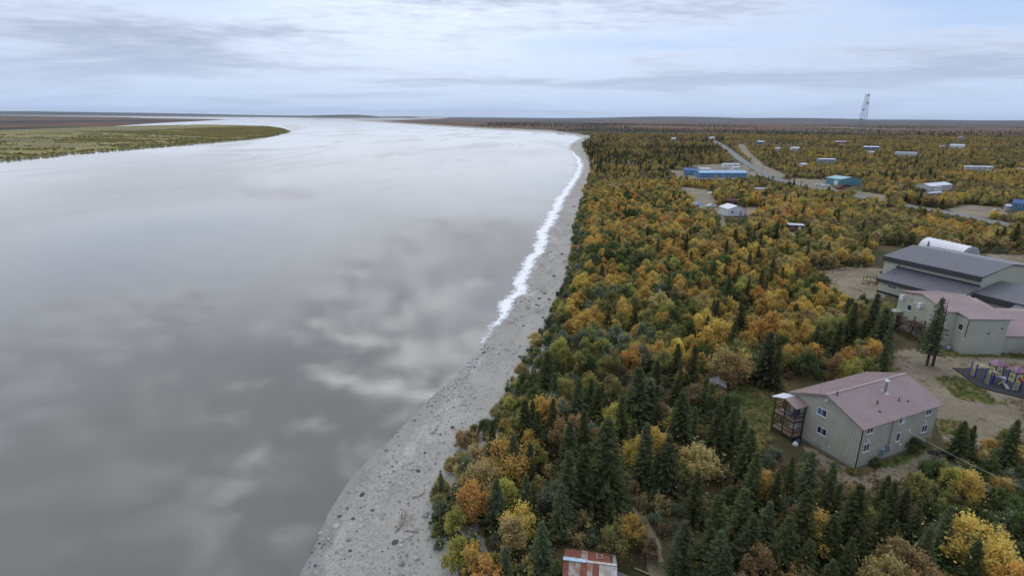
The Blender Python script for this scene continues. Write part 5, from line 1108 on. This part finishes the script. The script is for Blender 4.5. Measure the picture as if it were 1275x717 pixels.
# undergrowth
usp = []
for c_ in ('olive', 'brown', 'sage', 'tan', 'green', 'lime', 'gold'):
    for k, (q, wd__) in enumerate(sh[:3]): usp.append((join2('shrub_%s_%d' % (c_, k), q, wd__, LEAF[c_], BIRCH), None))
us_coll = proto_col('undergrowth_kind', usp)
X, Y, px, py = scatter(-20, 330, 18, 260, 1.75, 81); ok, px, py = clear_ok(X, Y); X, Y, px, py = X[ok], Y[ok], px[ok], py[ok]; r = np.random.default_rng(82)
z_ = land_info(X, Y)[0]; n = len(X); base = np.array([0, 0, 1, 1, 2, 3, 4, 0, 5]); ci_ = base[np.minimum(8, (np.clip(vnoise(X, Y, 14, 83) * .6 + r.random(n) * .4, 0, .999) * 9).astype(int))]; ci_ = np.where((px > 1150) & (py > 585), np.array([4, 0, 4, 2])[r.integers(0, 4, n)], ci_)
stuff('undergrowth', us_coll, np.c_[X, Y, z_ - .05], r.uniform(.28, .75, n) * np.where((px > 1150) & (py > 585), 1.35, np.where(py > 470, 1.25, 1)), ci_ * 3 + r.integers(0, 3, n), 'low shrubby undergrowth between the trees of the wood', 'undergrowth')
# shrubs by the house walls and yard edge
for x, y, h, c_, lb in ((1135, 562, 1.9, 'green', 'dark green bush at the front wall of the two-storey house'), (1090, 580, 1.0, 'green', 'low dark bush under the meter boxes of the house'), (1165, 592, 2.0, 'sage', 'grey green round bush below the house path'), (1187, 598, 1.8, 'sage', 'second grey green bush right of the round one'), (1150, 552, 1.0, 'lime', 'yellow green weeds at the right corner of the house'), (1205, 540, .9, 'gold', 'golden low bush in the tan yard'), (1228, 560, 1.5, 'gold', 'golden bush at the lower yard edge'), (1060, 590, .8, 'olive', 'low olive weeds at the near corner of the house')):
    p = P(x, y); k = int(rng.integers(0, 7)); o = empty('garden_bush', p, rng.random() * 6, lb, 'bush', 'bushes round the two-storey house'); o.scale = (h / 2.8, h / 2.8, h / 4.2); link('crown', br_crown[k], o, mat=LEAF[c_]); link('trunk', br_trunk[k], o)

# grass tufts
gt = []
for gi_, col in enumerate(((.14, .17, .04), (.33, .25, .11), (.24, .19, .07))):
    r = np.random.default_rng(90 + gi_); n = 26; a = r.random(n) * 6.28; b0 = np.c_[np.cos(a) * .12, np.sin(a) * .12, np.zeros(n)]; tip = np.c_[np.cos(a) * .32, np.sin(a) * .32, r.uniform(.18, .4, n)]; ax = (tip - b0) / 2; L_ = np.linalg.norm(ax, axis=1)
    gt.append((quads_mesh('tuft_%d' % gi_, (b0 + tip) / 2, unit(ax), unit(np.cross(ax, [0, 0, 1])), L_, np.full(n, .03), r.random(n), [leaf_mat('grass_%d' % gi_, col)]), None))
gcoll = proto_col('tuft_kind', gt); GP = []; r = np.random.default_rng(99)
X, Y, px, py = scatter(20, 140, 30, 160, .55, 98); gm_ = np.zeros(len(X), bool); dm_ = np.zeros(len(X), bool)
for pl in GRASS[:6]: gm_ |= in_poly(px, py, pl)
for pl in DIRT[:4]: dm_ |= in_poly(px, py, pl)
nzv = vnoise(X, Y, 6, 97); k = (gm_ & (r.random(len(X)) < .75)) | (dm_ & ~gm_ & (nzv > .58) & (r.random(len(X)) < .55))
k &= ~in_poly(px, py, [(1186, 457), (1219, 483), (1240, 489), (1300, 504), (1310, 468), (1240, 457)]) & ~in_poly(px, py, [(1000, 552), (1063, 587), (1158, 553), (1130, 520), (980, 520)])
X, Y, gg = X[k], Y[k], gm_[k]
stuff('yard_grass', gcoll, np.c_[X, Y, np.full(len(X), LZ)], r.uniform(.5, 1.1, len(X)), np.where(gg, np.array([0, 0, 2])[r.integers(0, 3, len(X))], np.array([1, 2, 1])[r.integers(0, 3, len(X))]), 'green and straw coloured grass round the house and school', 'grass')

# left bank: low willow scrub on the grassy island
bx0, by0 = isl.min(0); bx1, by1 = isl.max(0)
X, Y, px, py = scatter(max(bx0, -1100), bx1, by0, by1, 4.5, 131); k = in_poly(X, Y, isl) & (px > -40); X, Y, px, py = X[k], Y[k], px[k], py[k]; r = np.random.default_rng(132); dsh = seg_dist(X, Y, isl[:40])
nzv = vnoise(X * .4, Y, 30, 133) * .6 + vnoise(X, Y, 9, 134) * .4; k = (nzv > np.where(dsh < 14, .3, .64) - np.clip((px - 120) / 900, 0, .16)) & (dsh > 3) & (r.random(len(X)) < .85); X, Y = X[k], Y[k]
ci_ = np.array([0, 3, 2, 5, 5, 3])[r.integers(0, 6, len(X))]
stuff('willow_scrub', us_coll, np.c_[X, Y, land_info(X, Y)[0] - .05], r.uniform(.6, 1.5, len(X)), ci_ * 3 + r.integers(0, 3, len(X)), 'low olive willow scrub on the grassy far bank', 'scrub', sz=r.uniform(.5, 1.2, len(X)))

# ------------------------------------------------------------------ beach stones, boulders, driftwood
STONE = [pmat('grey_stone', (.33, .32, .295), .85, .15, 3.), pmat('pale_stone', (.50, .48, .44), .85, .12, 3.), pmat('dark_stone', (.10, .098, .092), .8, .15, 3.)]
def stone(seed):
    import bmesh
    bm = bmesh.new(); bmesh.ops.create_icosphere(bm, subdivisions=1, radius=1); r = np.random.default_rng(seed); s_ = r.uniform(.65, 1.15, 3) * np.array([1, 1, .6])
    for v in bm.verts: v.co = Vector((v.co.x * s_[0], v.co.y * s_[1], v.co.z * s_[2])) * (1 + r.normal(0, .11))
    me = bpy.data.meshes.new('stone'); bm.to_mesh(me); bm.free(); return me
sp_list = []
for k in range(9): me = stone(k); me.materials.append(STONE[[0, 1, 0, 0, 1, 2, 0, 1, 0][k]]); sp_list.append((me, None))
scoll = proto_col('stone_kind', sp_list)
def beach_pts(sp, seed, ymax=190):
    X, Y, px, py = scatter(-45, 60, 25, ymax, sp, seed); inr_ = in_poly(X, Y, right_poly) & ~in_poly(X, Y, bank_poly); return X[inr_], Y[inr_], px[inr_], py[inr_]
X, Y, px, py = beach_pts(.55, 141); r = np.random.default_rng(142); nz_ = vnoise(X, Y, 7, 143) * .6 + vnoise(X, Y, 2.5, 144) * .4; dwl = seg_dist(X, Y, wl); k = r.random(len(X)) < np.clip((nz_ - .3) * 2.2, .08, 1) * np.where(Y > 110, .5, 1); X, Y, dwl = X[k], Y[k], dwl[k]
siz = np.clip(r.lognormal(-2.45, .5, len(X)), .04, .30) * np.where(dwl < 5, 1.25, 1)
gz_, *_u = land_info(X, Y)
stuff('beach_gravel', scoll, np.c_[X, Y, gz_ + siz * .15], siz, r.integers(0, 9, len(X)), 'grey cobbles and gravel strewn over the beach', 'gravel', tilt=.3)
X, Y, px, py = beach_pts(2.6, 151, 140); r = np.random.default_rng(152); k = r.random(len(X)) < .08; X, Y, px, py = X[k], Y[k], px[k], py[k]
# cluster below the driftwood, dark rocks by the bank farther up, two in the water's edge
ex = [(367 / 2.79 + 360 + dx, 605 / 2.79 + 460 + dy, s_) for dx, dy, s_ in ((0, 0, .42), (8, 5, .34), (9, 27, .45), (40, -32, .4), (14, -4, .3), (-3, 18, .28))] + [(x, y, s_) for x, y, s_ in ((418, 649, .45), (422, 636, .3), (516, 517, .4), (495, 536, .3), (540, 537, .55), (547, 539, .4), (543, 534, .35), (588, 541, .35), (563, 533, .3), (530, 647, .5), (398, 655, .25), (640, 490, .4), (672, 372, .9), (678, 366, .8), (668, 380, .7), (684, 375, .9), (652, 406, .7), (690, 345, 1.0), (700, 318, 1.1), (714, 258, 1.3), (708, 282, 1.0), (662, 436, .8), (648, 447, .8), (676, 398, .8))]
rocks = [(P(x, y, .9), s_ if y > 460 else s_ * .55) for x, y, s_ in ex] + [(np.array([X[i], Y[i], 0]), float(r.uniform(.18, .34))) for i in range(len(X))]
bitems = []; RX = np.array([p for p, s_ in rocks]); rz0 = land_info(RX[:, 0], RX[:, 1])[0]
for i, (p, s_) in enumerate(rocks):
    qx, qy, _q = proj([p[0], p[1], max(rz0[i], 0)])
    near_w = float(seg_dist(np.array([p[0]]), np.array([p[1]]), wl)[0]) < 5; near_b = float(seg_dist(np.array([p[0]]), np.array([p[1]]), bl)[0]) < 6
    dk = (i % 7 == 0) or qy < 460; me = sp_list[5 if dk else (0, 1, 2, 6, 7)[i % 5]][0]
    lb = ('%s %s boulder|%s, %s') % ('large' if s_ > .6 else 'middling' if s_ > .35 else 'small', 'dark' if dk else 'pale' if me.materials[0] == STONE[1] else 'grey', 'at the waterline' if near_w else 'below the wooded bank' if near_b else 'on the open gravel', 'far up the beach' if qy < 420 else 'middle beach' if qy < 560 else 'beach left of the driftwood' if qx < 490 else 'near the driftwood logs')
    o = link('boulder', me, None, (p[0], p[1], max(rz0[i], -.05) + s_ * .12), rng.random() * 6, scale=(s_, s_, s_)); tag(o, lb, 'boulder', 'boulders on the gravel beach'); bitems.append([o, *lb.split('|'), float(qx)])
make_unique(bitems, lambda o: 'among cobbles')
DRIFT = pmat('bleached_driftwood', (.44, .38, .31), .85, .15, 4., stretch=(1, 1, 6))
def log(a, b_, r0, label):
    pa, pb = P(*a, .9), P(*b_, .9); za = land_info(np.array([pa[0], pb[0]]), np.array([pa[1], pb[1]]))[0]; A_ = Vector((pa[0], pa[1], za[0] + r0)); B_ = Vector((pb[0], pb[1], za[1] + r0))
    pts = [A_.lerp(B_, u) + Vector((math.sin(u * 5) * .06, 0, math.sin(u * 3.1) * .06)) for u in (0, .25, .5, .75, 1)]
    o = MB().tube(pts, [r0 * .6, r0, r0 * 1.1, r0, r0 * .7], 8).build('driftwood_log', DRIFT, None, True); tag(o, label, 'log', 'driftwood on the beach')
log((492, 666), (503, 636), .10, 'longest pale driftwood log leaning beside two others on the beach'); log((496, 664), (501, 643), .08, 'short pale driftwood log between two longer ones'); log((500, 657), (505, 637), .12, 'thick right-hand pale driftwood log on the beach'); log((503, 663), (522, 667), .09, 'dark low driftwood stick right of the pale logs'); log((517, 623), (530, 617), .07, 'thin driftwood stick above the pale logs, nearer the trees')

# ------------------------------------------------------------------ haze over the whole place
hz = MB().box(-36000, 36000, -7500, 36000, -3.2, 420).build('haze', None) if False else None
hm = bpy.data.materials.new('haze'); hm.use_nodes = True; t = NT(hm.node_tree); t.n.remove(t.n['Principled BSDF']); pv = t.new('ShaderNodeVolumePrincipled'); pv.inputs['Color'].default_value = (.74, .86, 1, 1); pv.inputs['Density'].default_value = 1.7e-5; pv.inputs['Anisotropy'].default_value = .2; t.link(pv.outputs[0], t.n['Material Output'].inputs['Volume'])
HAZE = MB().box(-36000, 36000, -36000, 36000, -3.2, 330).build('haze', hm); tag(HAZE, 'thin pale haze over the river and tundra', 'haze', kind='stuff')
